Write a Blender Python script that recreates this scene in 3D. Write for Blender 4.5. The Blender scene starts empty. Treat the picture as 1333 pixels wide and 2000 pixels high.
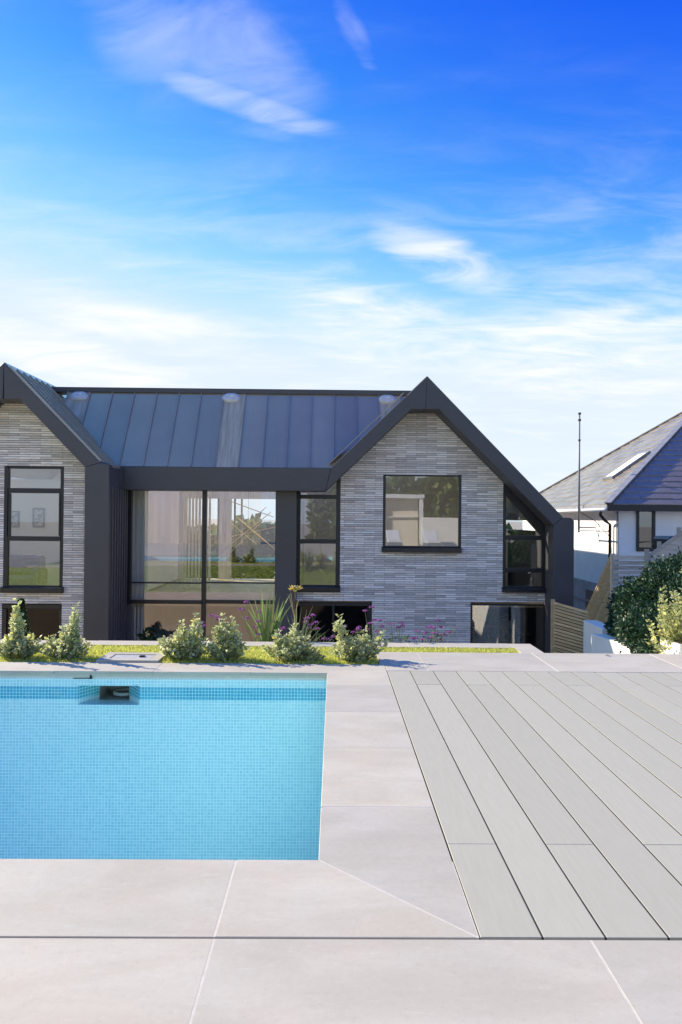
import bpy, bmesh, math, random
import numpy as np
from mathutils import Vector, Matrix, Euler

random.seed(7)
RNG = np.random.default_rng(11)
R = math.radians
scene = bpy.context.scene
COL = scene.collection

# ------------------------------------------------------------------ camera
F_PX = 1410.0                     # focal length in pixels of the 1333 x 2000 photograph
CAM_H = 1.45
cam_d = bpy.data.cameras.new('camera')
cam_d.sensor_fit = 'VERTICAL'
cam_d.sensor_height = 36.0
cam_d.lens = 36.0 * F_PX / 2000.0
cam_d.clip_start = 0.05
cam_d.clip_end = 3000
cam = bpy.data.objects.new('camera', cam_d)
COL.objects.link(cam)
yaw, pitch, roll = -math.atan(13.5 / F_PX), math.atan(13.0 / F_PX), R(0.52)
ROT = Matrix.Rotation(yaw, 3, 'Z') @ Matrix.Rotation(R(90) + pitch, 3, 'X') @ Matrix.Rotation(roll, 3, 'Z')
cam.matrix_world = Matrix.Translation((0, 0, CAM_H)) @ ROT.to_4x4()
scene.camera = cam
C0 = Vector((0, 0, CAM_H))

def ray(u, v):
    return ROT @ Vector((u - 666.5, -(v - 1000.0), -F_PX))
def at(u, v, Y):                  # world point at depth Y seen at a photo pixel
    d = ray(u, v)
    return C0 + d * (Y / d.y)
def onz(u, v, z):                 # world point at height z
    d = ray(u, v)
    return C0 + d * ((z - CAM_H) / d.z)
def onx(u, v, X):
    d = ray(u, v)
    return C0 + d * (X / d.x)

# ------------------------------------------------------------------ sun
SUN_EL, SUN_AZ = R(27), math.atan2(-0.87, 0.50)      # azimuth from +Y towards +X
sd = bpy.data.lights.new('sun', 'SUN')
sd.energy = 3.6
sd.angle = R(0.53)
sd.color = (1.0, 0.90, 0.74)
sun = bpy.data.objects.new('sun', sd)
COL.objects.link(sun)
SDIR = Vector((math.sin(SUN_AZ) * math.cos(SUN_EL), math.cos(SUN_AZ) * math.cos(SUN_EL), math.sin(SUN_EL)))
sun.rotation_euler = SDIR.to_track_quat('Z', 'Y').to_euler()
sun.location = (-20, 12, 20)

# ------------------------------------------------------------------ world
world = bpy.data.worlds.new('World')
scene.world = world
world.use_nodes = True
WN, WL = world.node_tree.nodes, world.node_tree.links
WN.clear()
def wn(t, **kw):
    n = WN.new(t)
    for k, v in kw.items():
        setattr(n, k, v)
    return n
def wmath(op, a, b=None, c=None, clamp=False):
    n = WN.new('ShaderNodeMath'); n.operation = op; n.use_clamp = clamp
    for i, s in enumerate((a, b, c)):
        if s is None: continue
        if isinstance(s, (int, float)): n.inputs[i].default_value = s
        else: WL.new(s, n.inputs[i])
    return n.outputs[0]
SKY_CURVE = ((0.78, 4.8, 5.5), (0.90, 0.90, 3.8), (1.06, 1.65, 1.4))
sky = wn('ShaderNodeTexSky', sky_type='NISHITA')
sky.sun_disc = False
sky.sun_elevation = SUN_EL
sky.sun_rotation = SUN_AZ
sky.altitude = 50
sky.air_density = 1.0
sky.dust_density = 0.05
sky.ozone_density = 2.2
tc = wn('ShaderNodeTexCoord')
sx = wn('ShaderNodeSeparateXYZ'); WL.new(tc.outputs['Generated'], sx.inputs[0])
DX, DY, DZ = sx.outputs
az = wmath('ARCTAN2', DX, DY)
el = wmath('ARCSINE', DZ)
# even haze all round: the sky's brightness follows height, and gently the bearing from the sun
azs = wmath('MULTIPLY', wmath('SINE', az), 0.62); els = wmath('MINIMUM', el, R(37))
cv_ = wn('ShaderNodeCombineXYZ')
WL.new(wmath('MULTIPLY', wmath('SINE', azs), wmath('COSINE', els)), cv_.inputs[0])
WL.new(wmath('MULTIPLY', wmath('COSINE', azs), wmath('COSINE', els)), cv_.inputs[1])
WL.new(wmath('SINE', els), cv_.inputs[2]); WL.new(cv_.outputs[0], sky.inputs['Vector'])
# the clear sky's colour curve: deep azure overhead, pale towards the horizon
EXPO, SKY_STR = 1.3, 0.15
GAIN = SKY_STR * 2 ** EXPO
sep = wn('ShaderNodeSeparateColor'); WL.new(sky.outputs[0], sep.inputs[0])
com = wn('ShaderNodeCombineColor')
for i_, (M_, a_, p_) in enumerate(SKY_CURVE):
    x_ = wmath('MULTIPLY', sep.outputs[i_], GAIN)
    if M_ > 0: x_ = wmath('MULTIPLY', wmath('SUBTRACT', 1.0, wmath('POWER', math.e, wmath('MULTIPLY', wmath('POWER', x_, p_), -a_))), M_)
    WL.new(wmath('DIVIDE', x_, GAIN), com.inputs[i_])
SKYOUT = com.outputs[0]
# cirrus: wisps in a plane overhead, stretched and warped
zz = wmath('ADD', wmath('MAXIMUM', DZ, 0.0), 0.16)
px = wmath('DIVIDE', DX, zz); py = wmath('DIVIDE', DY, zz)
cx = wn('ShaderNodeCombineXYZ'); WL.new(px, cx.inputs[0]); WL.new(py, cx.inputs[1])
def wnoise(scale, detail, rough, dist, mapping_scale=(1, 1, 1), rotz=0.0, loc=(0, 0, 0)):
    m = wn('ShaderNodeMapping'); m.inputs['Scale'].default_value = mapping_scale
    m.inputs['Rotation'].default_value = (0, 0, rotz); m.inputs['Location'].default_value = loc
    WL.new(cx.outputs[0], m.inputs[0])
    n = wn('ShaderNodeTexNoise'); n.inputs['Scale'].default_value = scale
    n.inputs['Detail'].default_value = detail; n.inputs['Roughness'].default_value = rough
    n.inputs['Distortion'].default_value = dist
    WL.new(m.outputs[0], n.inputs['Vector'])
    return n.outputs['Fac']
def wstep(s, lo, hi):
    n = wn('ShaderNodeMapRange', interpolation_type='SMOOTHSTEP')
    n.inputs['From Min'].default_value = lo; n.inputs['From Max'].default_value = hi
    WL.new(s, n.inputs['Value'])
    return n.outputs[0]
fine = wnoise(2.8, 10, 0.62, 0.45, (1.0, 2.6, 1), R(24), (3.1, 0.4, 0))
wide = wnoise(0.55, 5, 0.55, 0.6, (1.0, 1.7, 1), R(18), (1.2, 5.0, 0))
cl = wmath('MULTIPLY', wstep(fine, 0.36, 0.90), wstep(wide, 0.42, 0.70))
lowband = wstep(DZ, 0.34, 0.02)
veil = wmath('MULTIPLY', wmath('MULTIPLY', wstep(wide, 0.30, 0.72), lowband), 0.42)
def patch(u, v, ru, rv, ang, gain):
    d = ray(u, v).normalized()
    a0, e0 = math.atan2(d.x, d.y), math.asin(d.z)
    da = wmath('SUBTRACT', az, a0); de = wmath('SUBTRACT', el, e0)
    ca, sa = math.cos(ang), math.sin(ang)
    p = wmath('DIVIDE', wmath('ADD', wmath('MULTIPLY', da, ca), wmath('MULTIPLY', de, sa)), ru / F_PX)
    q = wmath('DIVIDE', wmath('SUBTRACT', wmath('MULTIPLY', de, ca), wmath('MULTIPLY', da, sa)), rv / F_PX)
    rr = wmath('ADD', wmath('MULTIPLY', p, p), wmath('MULTIPLY', q, q))
    return wmath('MULTIPLY', wstep(rr, 1.0, 0.0), gain)
pn = wnoise(2.3, 9, 0.58, 1.1, (1.0, 2.0, 1), R(-30), (0.3, 2.4, 0))
pats = [(280, 30, 200, 140, R(-10), 0.46), (470, 110, 260, 150, R(-20), 0.36), (470, 200, 260, 40, R(-10), 0.65),
        (690, 62, 110, 40, R(-52), 0.6), (850, 495, 230, 70, R(-24), 0.75),
        (120, 700, 480, 75, R(-13), 1.0), (260, 632, 330, 50, R(-3), 0.85),
        (1130, 690, 500, 130, R(-4), 0.9), (740, 640, 340, 120, R(-10), 0.7)]
acc = None
for (u_, v_, ru_, rv_, an_, g_) in pats:
    mk = patch(u_, v_, ru_, rv_, an_, 1.0)
    sh_ = wmath('ADD', pn, wmath('MULTIPLY', wmath('SUBTRACT', mk, 1.0), 0.42))
    one = wmath('MULTIPLY', wmath('MULTIPLY', wstep(sh_, 0.22, 0.74), mk), g_)
    acc = one if acc is None else wmath('MAXIMUM', acc, one)
lowcl = wmath('MULTIPLY', wmath('MULTIPLY', wstep(fine, 0.36, 0.78), wstep(DZ, 0.54, 0.20)), 0.50)
cover = wmath('ADD', wmath('MAXIMUM', wmath('ADD', wmath('MULTIPLY', cl, 0.35), veil), lowcl), acc)
cover = wmath('MULTIPLY', wmath('MINIMUM', cover, 0.93), wstep(DZ, -0.02, 0.03))
cm = wn('ShaderNodeMix', data_type='RGBA')
cm.inputs['B'].default_value = (2.75, 2.8, 2.9, 1)
WL.new(cover, cm.inputs['Factor']); WL.new(SKYOUT, cm.inputs['A'])
bg = wn('ShaderNodeBackground'); bg.inputs['Strength'].default_value = SKY_STR
wo = wn('ShaderNodeOutputWorld')
WL.new(cm.outputs['Result'], bg.inputs['Color']); WL.new(bg.outputs[0], wo.inputs[0])

vs = scene.view_settings
vs.view_transform = 'Standard'; vs.look = 'None'; vs.gamma = 1.0; vs.use_curve_mapping = False
vs.exposure = EXPO
scene.cycles.max_bounces = 8
scene.cycles.transparent_max_bounces = 12

# ------------------------------------------------------------------ materials
class NT:
    def __init__(self, name):
        self.m = bpy.data.materials.new(name); self.m.use_nodes = True
        self.N, self.L = self.m.node_tree.nodes, self.m.node_tree.links
        self.b = self.N['Principled BSDF']; self.out = self.N['Material Output']
    def n(self, t, **kw):
        x = self.N.new(t)
        for k, v in kw.items(): setattr(x, k, v)
        return x
    def link(self, a, b): self.L.new(a, b)
    def set(self, sock, v):
        if hasattr(v, 'is_linked') or isinstance(v, bpy.types.NodeSocket): self.L.new(v, sock)
        else: sock.default_value = v
    def math(self, op, a, b=None, c=None, clamp=False):
        x = self.N.new('ShaderNodeMath'); x.operation = op; x.use_clamp = clamp
        for i, s in enumerate((a, b, c)):
            if s is not None: self.set(x.inputs[i], s)
        return x.outputs[0]
    def pos(self):
        return self.n('ShaderNodeNewGeometry').outputs['Position']
    def noise(self, scale, detail=4, rough=0.55, vec=None, sc=(1, 1, 1), rot=(0, 0, 0), dist=0.0):
        mp = self.n('ShaderNodeMapping'); mp.inputs['Scale'].default_value = sc; mp.inputs['Rotation'].default_value = rot
        self.link(vec if vec is not None else self.pos(), mp.inputs[0])
        x = self.n('ShaderNodeTexNoise'); x.inputs['Scale'].default_value = scale
        x.inputs['Detail'].default_value = detail; x.inputs['Roughness'].default_value = rough
        x.inputs['Distortion'].default_value = dist
        self.link(mp.outputs[0], x.inputs['Vector'])
        return x.outputs['Fac']
    def ramp(self, s, lo, hi, a=0.0, b=1.0, smooth=True):
        x = self.n('ShaderNodeMapRange', interpolation_type='SMOOTHSTEP' if smooth else 'LINEAR')
        x.inputs['From Min'].default_value = lo; x.inputs['From Max'].default_value = hi
        x.inputs['To Min'].default_value = a; x.inputs['To Max'].default_value = b
        self.link(s, x.inputs['Value']); return x.outputs[0]
    def mix(self, fac, a, b, blend='MIX'):
        x = self.n('ShaderNodeMix', data_type='RGBA', blend_type=blend)
        for k, v in (('Factor', fac), ('A', a), ('B', b)):
            if isinstance(v, tuple) and len(v) == 3: v = v + (1,)
            self.set(x.inputs[k], v)
        return x.outputs['Result']
    def bump(self, h, strength=0.3, dist=0.01):
        x = self.n('ShaderNodeBump'); x.inputs['Strength'].default_value = strength; x.inputs['Distance'].default_value = dist
        self.link(h, x.inputs['Height']); self.link(x.outputs[0], self.b.inputs['Normal'])
    def base(self, c):
        if isinstance(c, tuple): c = c if len(c) == 4 else c + (1,)
        self.set(self.b.inputs['Base Color'], c)
    def rough(self, r): self.set(self.b.inputs['Roughness'], r)

def plain(name, col, rough=0.6, var=0.12, scale=6.0, bump=0.0, metallic=0.0, spec=0.5):
    t = NT(name)
    f = t.noise(scale, 5, 0.6)
    dark = tuple(c * (1 - var) for c in col); light = tuple(min(1, c * (1 + var)) for c in col)
    t.base(t.mix(t.ramp(f, 0.3, 0.7), dark, light)); t.rough(rough)
    t.b.inputs['Metallic'].default_value = metallic
    t.b.inputs['Specular IOR Level'].default_value = spec
    if bump: t.bump(t.noise(scale * 9, 6, 0.65), bump, 0.004)
    return t.m

M = {}
# sandstone paving
t = NT('paving_stone')
oi = t.n('ShaderNodeObjectInfo')
vein = t.noise(1.3, 8, 0.6, sc=(1, 2.6, 1), rot=(0, 0, R(28)), dist=0.7)
spk = t.noise(220, 4, 0.7)
scr = t.noise(5, 6, 0.7, sc=(1, 9, 1), rot=(0, 0, R(-62)), dist=0.4)
mark = t.noise(1.7, 7, 0.72)
blot = t.noise(3.2, 5, 0.6)
c = t.mix(t.ramp(vein, 0.32, 0.70), (0.475, 0.425, 0.325), (0.545, 0.495, 0.392))
c = t.mix(t.math('MULTIPLY', t.ramp(blot, 0.52, 0.75), 0.30), c, (0.53, 0.43, 0.325))
c = t.mix(t.math('MULTIPLY', t.ramp(spk, 0.5, 0.75), 0.22), c, (0.33, 0.29, 0.25))
gr2 = t.noise(34, 6, 0.75)
c = t.mix(t.math('MULTIPLY', t.ramp(gr2, 0.50, 0.72), 0.26), c, (0.36, 0.315, 0.25))
c = t.mix(t.math('MULTIPLY', t.ramp(gr2, 0.48, 0.28), 0.22), c, (0.66, 0.61, 0.50))
c = t.mix(t.math('MULTIPLY', t.ramp(scr, 0.58, 0.74), 0.30), c, (0.66, 0.61, 0.53))
c = t.mix(t.math('MULTIPLY', t.ramp(mark, 0.60, 0.74), 0.22), c, (0.36, 0.30, 0.235))
hv = t.n('ShaderNodeHueSaturation')
t.link(t.ramp(oi.outputs['Random'], 0, 1, 0.92, 1.04, False), hv.inputs['Value'])
t.link(t.ramp(oi.outputs['Random'], 0, 1, 0.96, 1.08, False), hv.inputs['Saturation'])
t.link(c, hv.inputs['Color']); t.base(hv.outputs[0]); t.rough(t.ramp(blot, 0.3, 0.7, 0.55, 0.78))
t.b.inputs['Specular IOR Level'].default_value = 0.35
t.bump(t.math('ADD', t.math('MULTIPLY', vein, 1.0), t.math('MULTIPLY', spk, 0.25)), 0.35, 0.004)
M['stone'] = t.m
M['grout'] = plain('pale_grout', (0.58, 0.52, 0.42), 0.9, 0.08, 20)
M['substrate'] = plain('dark_substrate', (0.03, 0.03, 0.03), 0.95, 0.2)
# composite decking
t = NT('composite_decking')
oi = t.n('ShaderNodeObjectInfo')
sp = t.n('ShaderNodeSeparateXYZ'); t.link(t.pos(), sp.inputs[0])
groove = t.math('SINE', t.math('MULTIPLY', sp.outputs[0], 2 * math.pi / 0.0070))
gr = t.noise(9, 6, 0.6, sc=(6, 0.5, 1))
bl = t.noise(2.0, 7, 0.68)
grit = t.noise(260, 3, 0.7)
c = t.mix(t.ramp(gr, 0.3, 0.7), (0.430, 0.403, 0.302), (0.455, 0.427, 0.323))
c = t.mix(t.math('MULTIPLY', t.ramp(bl, 0.5, 0.8), 0.3), c, (0.44, 0.39, 0.31))
c = t.mix(t.math('MULTIPLY', t.ramp(groove, -1, -0.3, 1, 0), 0.10), c, (0.22, 0.205, 0.17))
c = t.mix(t.math('MULTIPLY', t.ramp(grit, 0.52, 0.78), 0.22), c, (0.27, 0.25, 0.20))
hv = t.n('ShaderNodeHueSaturation'); t.link(c, hv.inputs['Color'])
t.link(t.ramp(oi.outputs['Random'], 0, 1, 0.95, 1.05, False), hv.inputs['Value'])
t.base(hv.outputs[0]); t.rough(0.68); t.b.inputs['Specular IOR Level'].default_value = 0.3
t.bump(groove, 0.06, 0.0012)
M['deck'] = t.m
# dark cladding
t = NT('anthracite_cladding')
f = t.noise(1.2, 6, 0.6); g = t.noise(60, 4, 0.6)
c = t.mix(t.ramp(f, 0.3, 0.75), (0.060, 0.057, 0.058), (0.080, 0.076, 0.077))
t.base(c); t.rough(t.ramp(f, 0.3, 0.7, 0.42, 0.58)); t.bump(t.noise(2.2, 3, 0.5), 0.08, 0.02)
M['clad'] = t.m
t = NT('zinc_roofing')
f = t.noise(0.9, 6, 0.6); st = t.noise(5, 5, 0.6, sc=(3, 0.3, 0.3)); oi = t.n('ShaderNodeObjectInfo')
c = t.mix(t.ramp(f, 0.3, 0.75), (0.27, 0.22, 0.145), (0.32, 0.265, 0.18))
c = t.mix(t.math('MULTIPLY', t.ramp(st, 0.5, 0.8), 0.35), c, (0.36, 0.31, 0.24))
hv = t.n('ShaderNodeHueSaturation'); t.link(c, hv.inputs['Color']); t.link(t.ramp(oi.outputs['Random'], 0, 1, 0.88, 1.14, False), hv.inputs['Value'])
t.base(hv.outputs[0]); t.rough(t.ramp(st, 0.3, 0.7, 0.30, 0.44)); t.b.inputs['Coat Weight'].default_value = 1.0; t.b.inputs['Coat Roughness'].default_value = 0.14; t.b.inputs['Coat IOR'].default_value = 1.85
t.bump(t.noise(1.6, 3, 0.5), 0.05, 0.03)
M['zinc'] = t.m
t = NT('pale_streaked_zinc')  # zinc with paler streaks drawn out down the slope
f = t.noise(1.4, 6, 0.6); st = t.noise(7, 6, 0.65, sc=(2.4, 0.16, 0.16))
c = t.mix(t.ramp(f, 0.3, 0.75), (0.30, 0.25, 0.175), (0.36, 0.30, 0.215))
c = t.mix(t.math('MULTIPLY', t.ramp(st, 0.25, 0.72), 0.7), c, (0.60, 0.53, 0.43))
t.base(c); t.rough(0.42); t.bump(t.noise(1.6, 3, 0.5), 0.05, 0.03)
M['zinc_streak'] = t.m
M['zinc_bright'] = plain('bright_zinc', (0.58, 0.56, 0.54), 0.35, 0.1, 12)
M['black'] = plain('black_aluminium', (0.012, 0.013, 0.017), 0.38, 0.1, 3)
M['chrome'] = plain('polished_steel', (0.8, 0.8, 0.8), 0.18, 0.04, 6, metallic=1.0)
# bricks
def brick_mat():
    t = NT('long_grey_brick')
    oi = t.n('ShaderNodeObjectInfo')
    sp = t.n('ShaderNodeSeparateXYZ'); t.link(t.pos(), sp.inputs[0])
    row = t.math('FLOOR', t.math('DIVIDE', sp.outputs[2], 0.0473))
    sh = t.math('MULTIPLY', t.math('MODULO', t.math('ADD', row, 400), 2), 0.22125)
    cell = t.math('FLOOR', t.math('DIVIDE', t.math('ADD', sp.outputs[0], sh), 0.4425))
    cv = t.n('ShaderNodeCombineXYZ'); t.link(cell, cv.inputs[0]); t.link(row, cv.inputs[1])
    wnz = t.n('ShaderNodeTexWhiteNoise', noise_dimensions='2D'); t.link(cv.outputs[0], wnz.inputs['Vector'])
    streak = t.noise(9, 7, 0.65, sc=(1, 1, 5)); big = t.noise(0.55, 4, 0.55); grain = t.noise(160, 4, 0.6)
    c = t.mix(wnz.outputs['Value'], (0.48, 0.445, 0.41), (1.0, 0.95, 0.88))
    c = t.mix(t.math('MULTIPLY', t.ramp(wnz.outputs['Color'], 0.68, 0.80), 0.45), c, (0.72, 0.58, 0.46))
    c = t.mix(t.math('MULTIPLY', t.ramp(streak, 0.46, 0.70), 0.38), c, (0.42, 0.385, 0.35))
    c = t.mix(t.math('MULTIPLY', t.ramp(streak, 0.50, 0.28), 0.45), c, (0.98, 0.93, 0.86))
    c = t.mix(t.math('MULTIPLY', t.ramp(big, 0.45, 0.75), 0.30), c, (0.64, 0.54, 0.44))
    t.base(c); t.rough(0.88); t.b.inputs['Specular IOR Level'].default_value = 0.25
    t.bump(t.math('ADD', streak, t.math('MULTIPLY', grain, 0.5)), 0.5, 0.006)
    return t.m
M['brick'] = brick_mat()
M['mortar'] = plain('dark_mortar', (0.14, 0.13, 0.125), 0.95, 0.15, 20, 0.3)
M['render'] = plain('white_render', (0.88, 0.845, 0.79), 0.9, 0.04, 1.6, 0.15)
M['tan_render'] = plain('tan_render', (0.48, 0.37, 0.27), 0.9, 0.08, 1.6, 0.2)
M['render_grey'] = plain('weathered_grey_render', (0.36, 0.33, 0.31), 0.92, 0.12, 1.6, 0.2)
M['inner_white'] = plain('interior_plaster', (0.78, 0.73, 0.64), 0.9, 0.03, 1.2)
M['inner_warm'] = plain('interior_warm_plaster', (0.78, 0.70, 0.57), 0.9, 0.05, 1.2)
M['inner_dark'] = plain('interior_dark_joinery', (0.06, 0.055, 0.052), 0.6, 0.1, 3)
M['oak'] = plain('pale_oak', (0.42, 0.32, 0.21), 0.55, 0.18, 5)
M['white'] = plain('white_paint', (0.78, 0.78, 0.77), 0.5, 0.03, 4)
M['fabric'] = plain('white_cushion', (0.74, 0.75, 0.77), 0.95, 0.05, 9, 0.2)
M['bluegrey'] = plain('blue_grey_upholstery', (0.17, 0.21, 0.26), 0.9, 0.12, 9, 0.2)
M['gold'] = plain('brushed_brass', (0.75, 0.55, 0.26), 0.3, 0.05, 8, metallic=1.0)
M['plastic'] = plain('white_plastic', (0.66, 0.64, 0.60), 0.5, 0.06, 5)
# curtain-like and slatted inner panelling
t = NT('pale_timber_panelling')
f = t.noise(6, 6, 0.6, sc=(4, 1, 0.25))
t.base(t.mix(t.ramp(f, 0.3, 0.7), (0.56, 0.49, 0.39), (0.80, 0.72, 0.60))); t.rough(0.75)
M['panelling'] = t.m
t = NT('sheer_curtain')
f = t.noise(9, 3, 0.5, sc=(6, 1, 0.1))
t.base(t.mix(f, (0.62, 0.60, 0.55), (0.78, 0.77, 0.74))); t.rough(0.95)
t.b.inputs['Transmission Weight'].default_value = 0.0
M['curtain'] = t.m
# glass
def schlick(t, f0, top=1.0):
    ge = t.n('ShaderNodeNewGeometry'); dp = t.n('ShaderNodeVectorMath', operation='DOT_PRODUCT')
    t.link(ge.outputs['Normal'], dp.inputs[0]); t.link(ge.outputs['Incoming'], dp.inputs[1])
    c_ = t.math('SUBTRACT', 1, t.math('ABSOLUTE', dp.outputs['Value']), clamp=True)
    return t.math('ADD', f0, t.math('MULTIPLY', t.math('POWER', c_, 5), top - f0), clamp=True)
def glass_mat(name, tint, base, ior):
    t = NT(name)
    fres = schlick(t, ((ior - 1) / (ior + 1)) ** 2 + base)
    g = t.n('ShaderNodeBsdfGlossy'); g.inputs['Roughness'].default_value = 0.0; g.inputs['Color'].default_value = (0.95, 0.97, 1, 1)
    tr = t.n('ShaderNodeBsdfTransparent'); tr.inputs['Color'].default_value = tint + (1,)
    wob = t.noise(0.9, 2, 0.5)
    bp = t.n('ShaderNodeBump'); bp.inputs['Strength'].default_value = 0.03; bp.inputs['Distance'].default_value = 0.02
    t.link(wob, bp.inputs['Height']); t.link(bp.outputs[0], g.inputs['Normal'])
    mx = t.n('ShaderNodeMixShader'); t.link(fres, mx.inputs[0])
    t.link(tr.outputs[0], mx.inputs[1]); t.link(g.outputs[0], mx.inputs[2]); t.link(mx.outputs[0], t.out.inputs[0])
    return t.m
M['glass'] = glass_mat('coated_window_glass', (0.95, 0.97, 0.95), 0.16, 1.6)
M['glass_dark'] = glass_mat('solar_window_glass', (0.12, 0.125, 0.13), 0.0, 1.45)
# pool water: a still clear sheet
t = NT('still_clear_water')
fres = schlick(t, 0.004, 0.20)
g = t.n('ShaderNodeBsdfGlossy'); g.inputs['Roughness'].default_value = 0.02
tr = t.n('ShaderNodeBsdfTransparent'); tr.inputs['Color'].default_value = (0.90, 0.975, 0.99, 1)
rip = t.noise(2.4, 3, 0.5, dist=0.4)
bp = t.n('ShaderNodeBump'); bp.inputs['Strength'].default_value = 0.22; bp.inputs['Distance'].default_value = 0.02
t.link(rip, bp.inputs['Height']); t.link(bp.outputs[0], g.inputs['Normal'])
mx = t.n('ShaderNodeMixShader'); t.link(fres, mx.inputs[0]); t.link(tr.outputs[0], mx.inputs[1]); t.link(g.outputs[0], mx.inputs[2])
t.link(mx.outputs[0], t.out.inputs[0])
M['water'] = t.m
# mosaic
def mosaic(name, ca, cb, grout, pitch=0.030, gw=0.0036):
    t = NT(name)
    sp = t.n('ShaderNodeSeparateXYZ'); t.link(t.pos(), sp.inputs[0])
    geo = t.n('ShaderNodeNewGeometry')
    sn = t.n('ShaderNodeSeparateXYZ'); t.link(geo.outputs['Normal'], sn.inputs[0])
    ax = t.math('ABSOLUTE', sn.outputs[0]); azz = t.math('ABSOLUTE', sn.outputs[2])
    xside = t.math('GREATER_THAN', ax, 0.5); zside = t.math('GREATER_THAN', azz, 0.5)
    a = t.math('ADD', t.math('MULTIPLY', sp.outputs[0], t.math('SUBTRACT', 1, xside)), t.math('MULTIPLY', sp.outputs[1], xside))
    b = t.math('ADD', t.math('MULTIPLY', t.math('ADD', sp.outputs[2], 0.0), t.math('SUBTRACT', 1, zside)), t.math('MULTIPLY', sp.outputs[1], zside))
    def lines(s):
        m = t.math('MODULO', t.math('ADD', s, 60.0), pitch)
        return t.math('LESS_THAN', m, gw)
    ln = t.math('MAXIMUM', lines(a), lines(b))
    cv = t.n('ShaderNodeCombineXYZ')
    t.link(t.math('FLOOR', t.math('DIVIDE', a, pitch)), cv.inputs[0]); t.link(t.math('FLOOR', t.math('DIVIDE', b, pitch)), cv.inputs[1])
    wz = t.n('ShaderNodeTexWhiteNoise', noise_dimensions='2D'); t.link(cv.outputs[0], wz.inputs['Vector'])
    c = t.mix(wz.outputs['Value'], ca, cb)
    sc_ = t.noise(1.1, 4, 0.55)
    c = t.mix(t.math('MULTIPLY', t.ramp(sc_, 0.4, 0.75), 0.15), c, grout)
    t.base(t.mix(ln, c, grout)); t.rough(t.math('ADD', 0.25, t.math('MULTIPLY', ln, 0.5)))
    t.bump(t.math('SUBTRACT', 1, ln), 0.25, 0.002)
    return t.m
M['mosaic'] = mosaic('aqua_mosaic', (0.40, 0.74, 0.75), (0.54, 0.83, 0.82), (0.92, 0.97, 0.94), gw=0.0050)
M['mosaic_band'] = mosaic('deep_blue_mosaic', (0.03, 0.36, 0.50), (0.06, 0.46, 0.60), (0.48, 0.84, 0.86), gw=0.005)
M['mosaic_floor'] = mosaic('mid_blue_mosaic', (0.18, 0.44, 0.52), (0.24, 0.52, 0.60), (0.55, 0.75, 0.78))  # unseen floor kept darker so less light bounces up the far wall
# timber fences
def timber(name, a, b):
    t = NT(name)
    oi = t.n('ShaderNodeObjectInfo')
    f = t.noise(4, 7, 0.65, sc=(1, 1, 14)); g = t.noise(1.4, 4, 0.6)
    c = t.mix(t.ramp(f, 0.3, 0.72), a, b); c = t.mix(t.math('MULTIPLY', t.ramp(g, 0.5, 0.8), 0.4), c, tuple(x * 0.55 for x in a))
    hv = t.n('ShaderNodeHueSaturation'); t.link(c, hv.inputs['Color']); t.link(t.ramp(oi.outputs['Random'], 0, 1, 0.8, 1.2, False), hv.inputs['Value'])
    t.base(hv.outputs[0]); t.rough(0.85); t.bump(f, 0.4, 0.004)
    return t.m
M['timber_grey'] = timber('silvered_timber', (0.40, 0.345, 0.27), (0.62, 0.55, 0.45))
M['timber_pale'] = timber('pale_timber', (0.40, 0.35, 0.29), (0.62, 0.57, 0.50))
M['timber_tan'] = timber('tan_timber', (0.46, 0.32, 0.16), (0.68, 0.51, 0.29))
M['timber_yellow'] = timber('yellowed_timber', (0.62, 0.43, 0.19), (0.82, 0.62, 0.32))
# slate
t = NT('natural_slate')
oi = t.n('ShaderNodeObjectInfo'); f = t.noise(3, 6, 0.6); g = t.noise(40, 5, 0.65)
geo = t.n('ShaderNodeNewGeometry')
c = t.mix(geo.outputs['Random Per Island'], (0.16, 0.12, 0.06), (0.28, 0.225, 0.13))
c = t.mix(t.math('MULTIPLY', t.ramp(f, 0.45, 0.8), 0.35), c, (0.38, 0.35, 0.31))
t.base(c); t.rough(0.45); t.b.inputs['Coat Weight'].default_value = 0.8; t.b.inputs['Coat Roughness'].default_value = 0.24; t.b.inputs['Coat IOR'].default_value = 1.5; t.bump(g, 0.15, 0.003)
M['slate'] = t.m
M['lid_grey'] = plain('pale_grey_lid', (0.46, 0.44, 0.42), 0.5, 0.12, 8)
M['lead'] = plain('lead_flashing', (0.22, 0.225, 0.24), 0.55, 0.15, 5)
# vegetation
def leafy(name, trans=0.35, rough=0.45, var=0.25):
    t = NT(name)
    at_ = t.n('ShaderNodeVertexColor'); at_.layer_name = 'leaf'
    geo = t.n('ShaderNodeNewGeometry')
    hv = t.n('ShaderNodeHueSaturation'); t.link(at_.outputs['Color'], hv.inputs['Color'])
    t.link(t.ramp(geo.outputs['Random Per Island'], 0, 1, 1 - var, 1 + var, False), hv.inputs['Value'])
    t.link(t.ramp(geo.outputs['Random Per Island'], 0, 1, 0.485, 0.512, False), hv.inputs['Hue'])
    t.base(hv.outputs[0]); t.rough(rough); t.b.inputs['Specular IOR Level'].default_value = 0.4
    tl = t.n('ShaderNodeBsdfTranslucent'); t.link(hv.outputs[0], tl.inputs['Color'])
    mx = t.n('ShaderNodeMixShader'); mx.inputs[0].default_value = trans
    t.link(t.b.outputs[0], mx.inputs[1]); t.link(tl.outputs[0], mx.inputs[2]); t.link(mx.outputs[0], t.out.inputs[0])
    return t.m
M['leaf'] = leafy('leaf', 0.5)
M['leaf_glossy'] = leafy('glossy_leaf', 0.22, 0.46, 0.45)
M['grass'] = leafy('grass_blade', 0.5, 0.6, 0.3)
M['petal'] = leafy('petal', 0.4, 0.7, 0.3)
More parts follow.
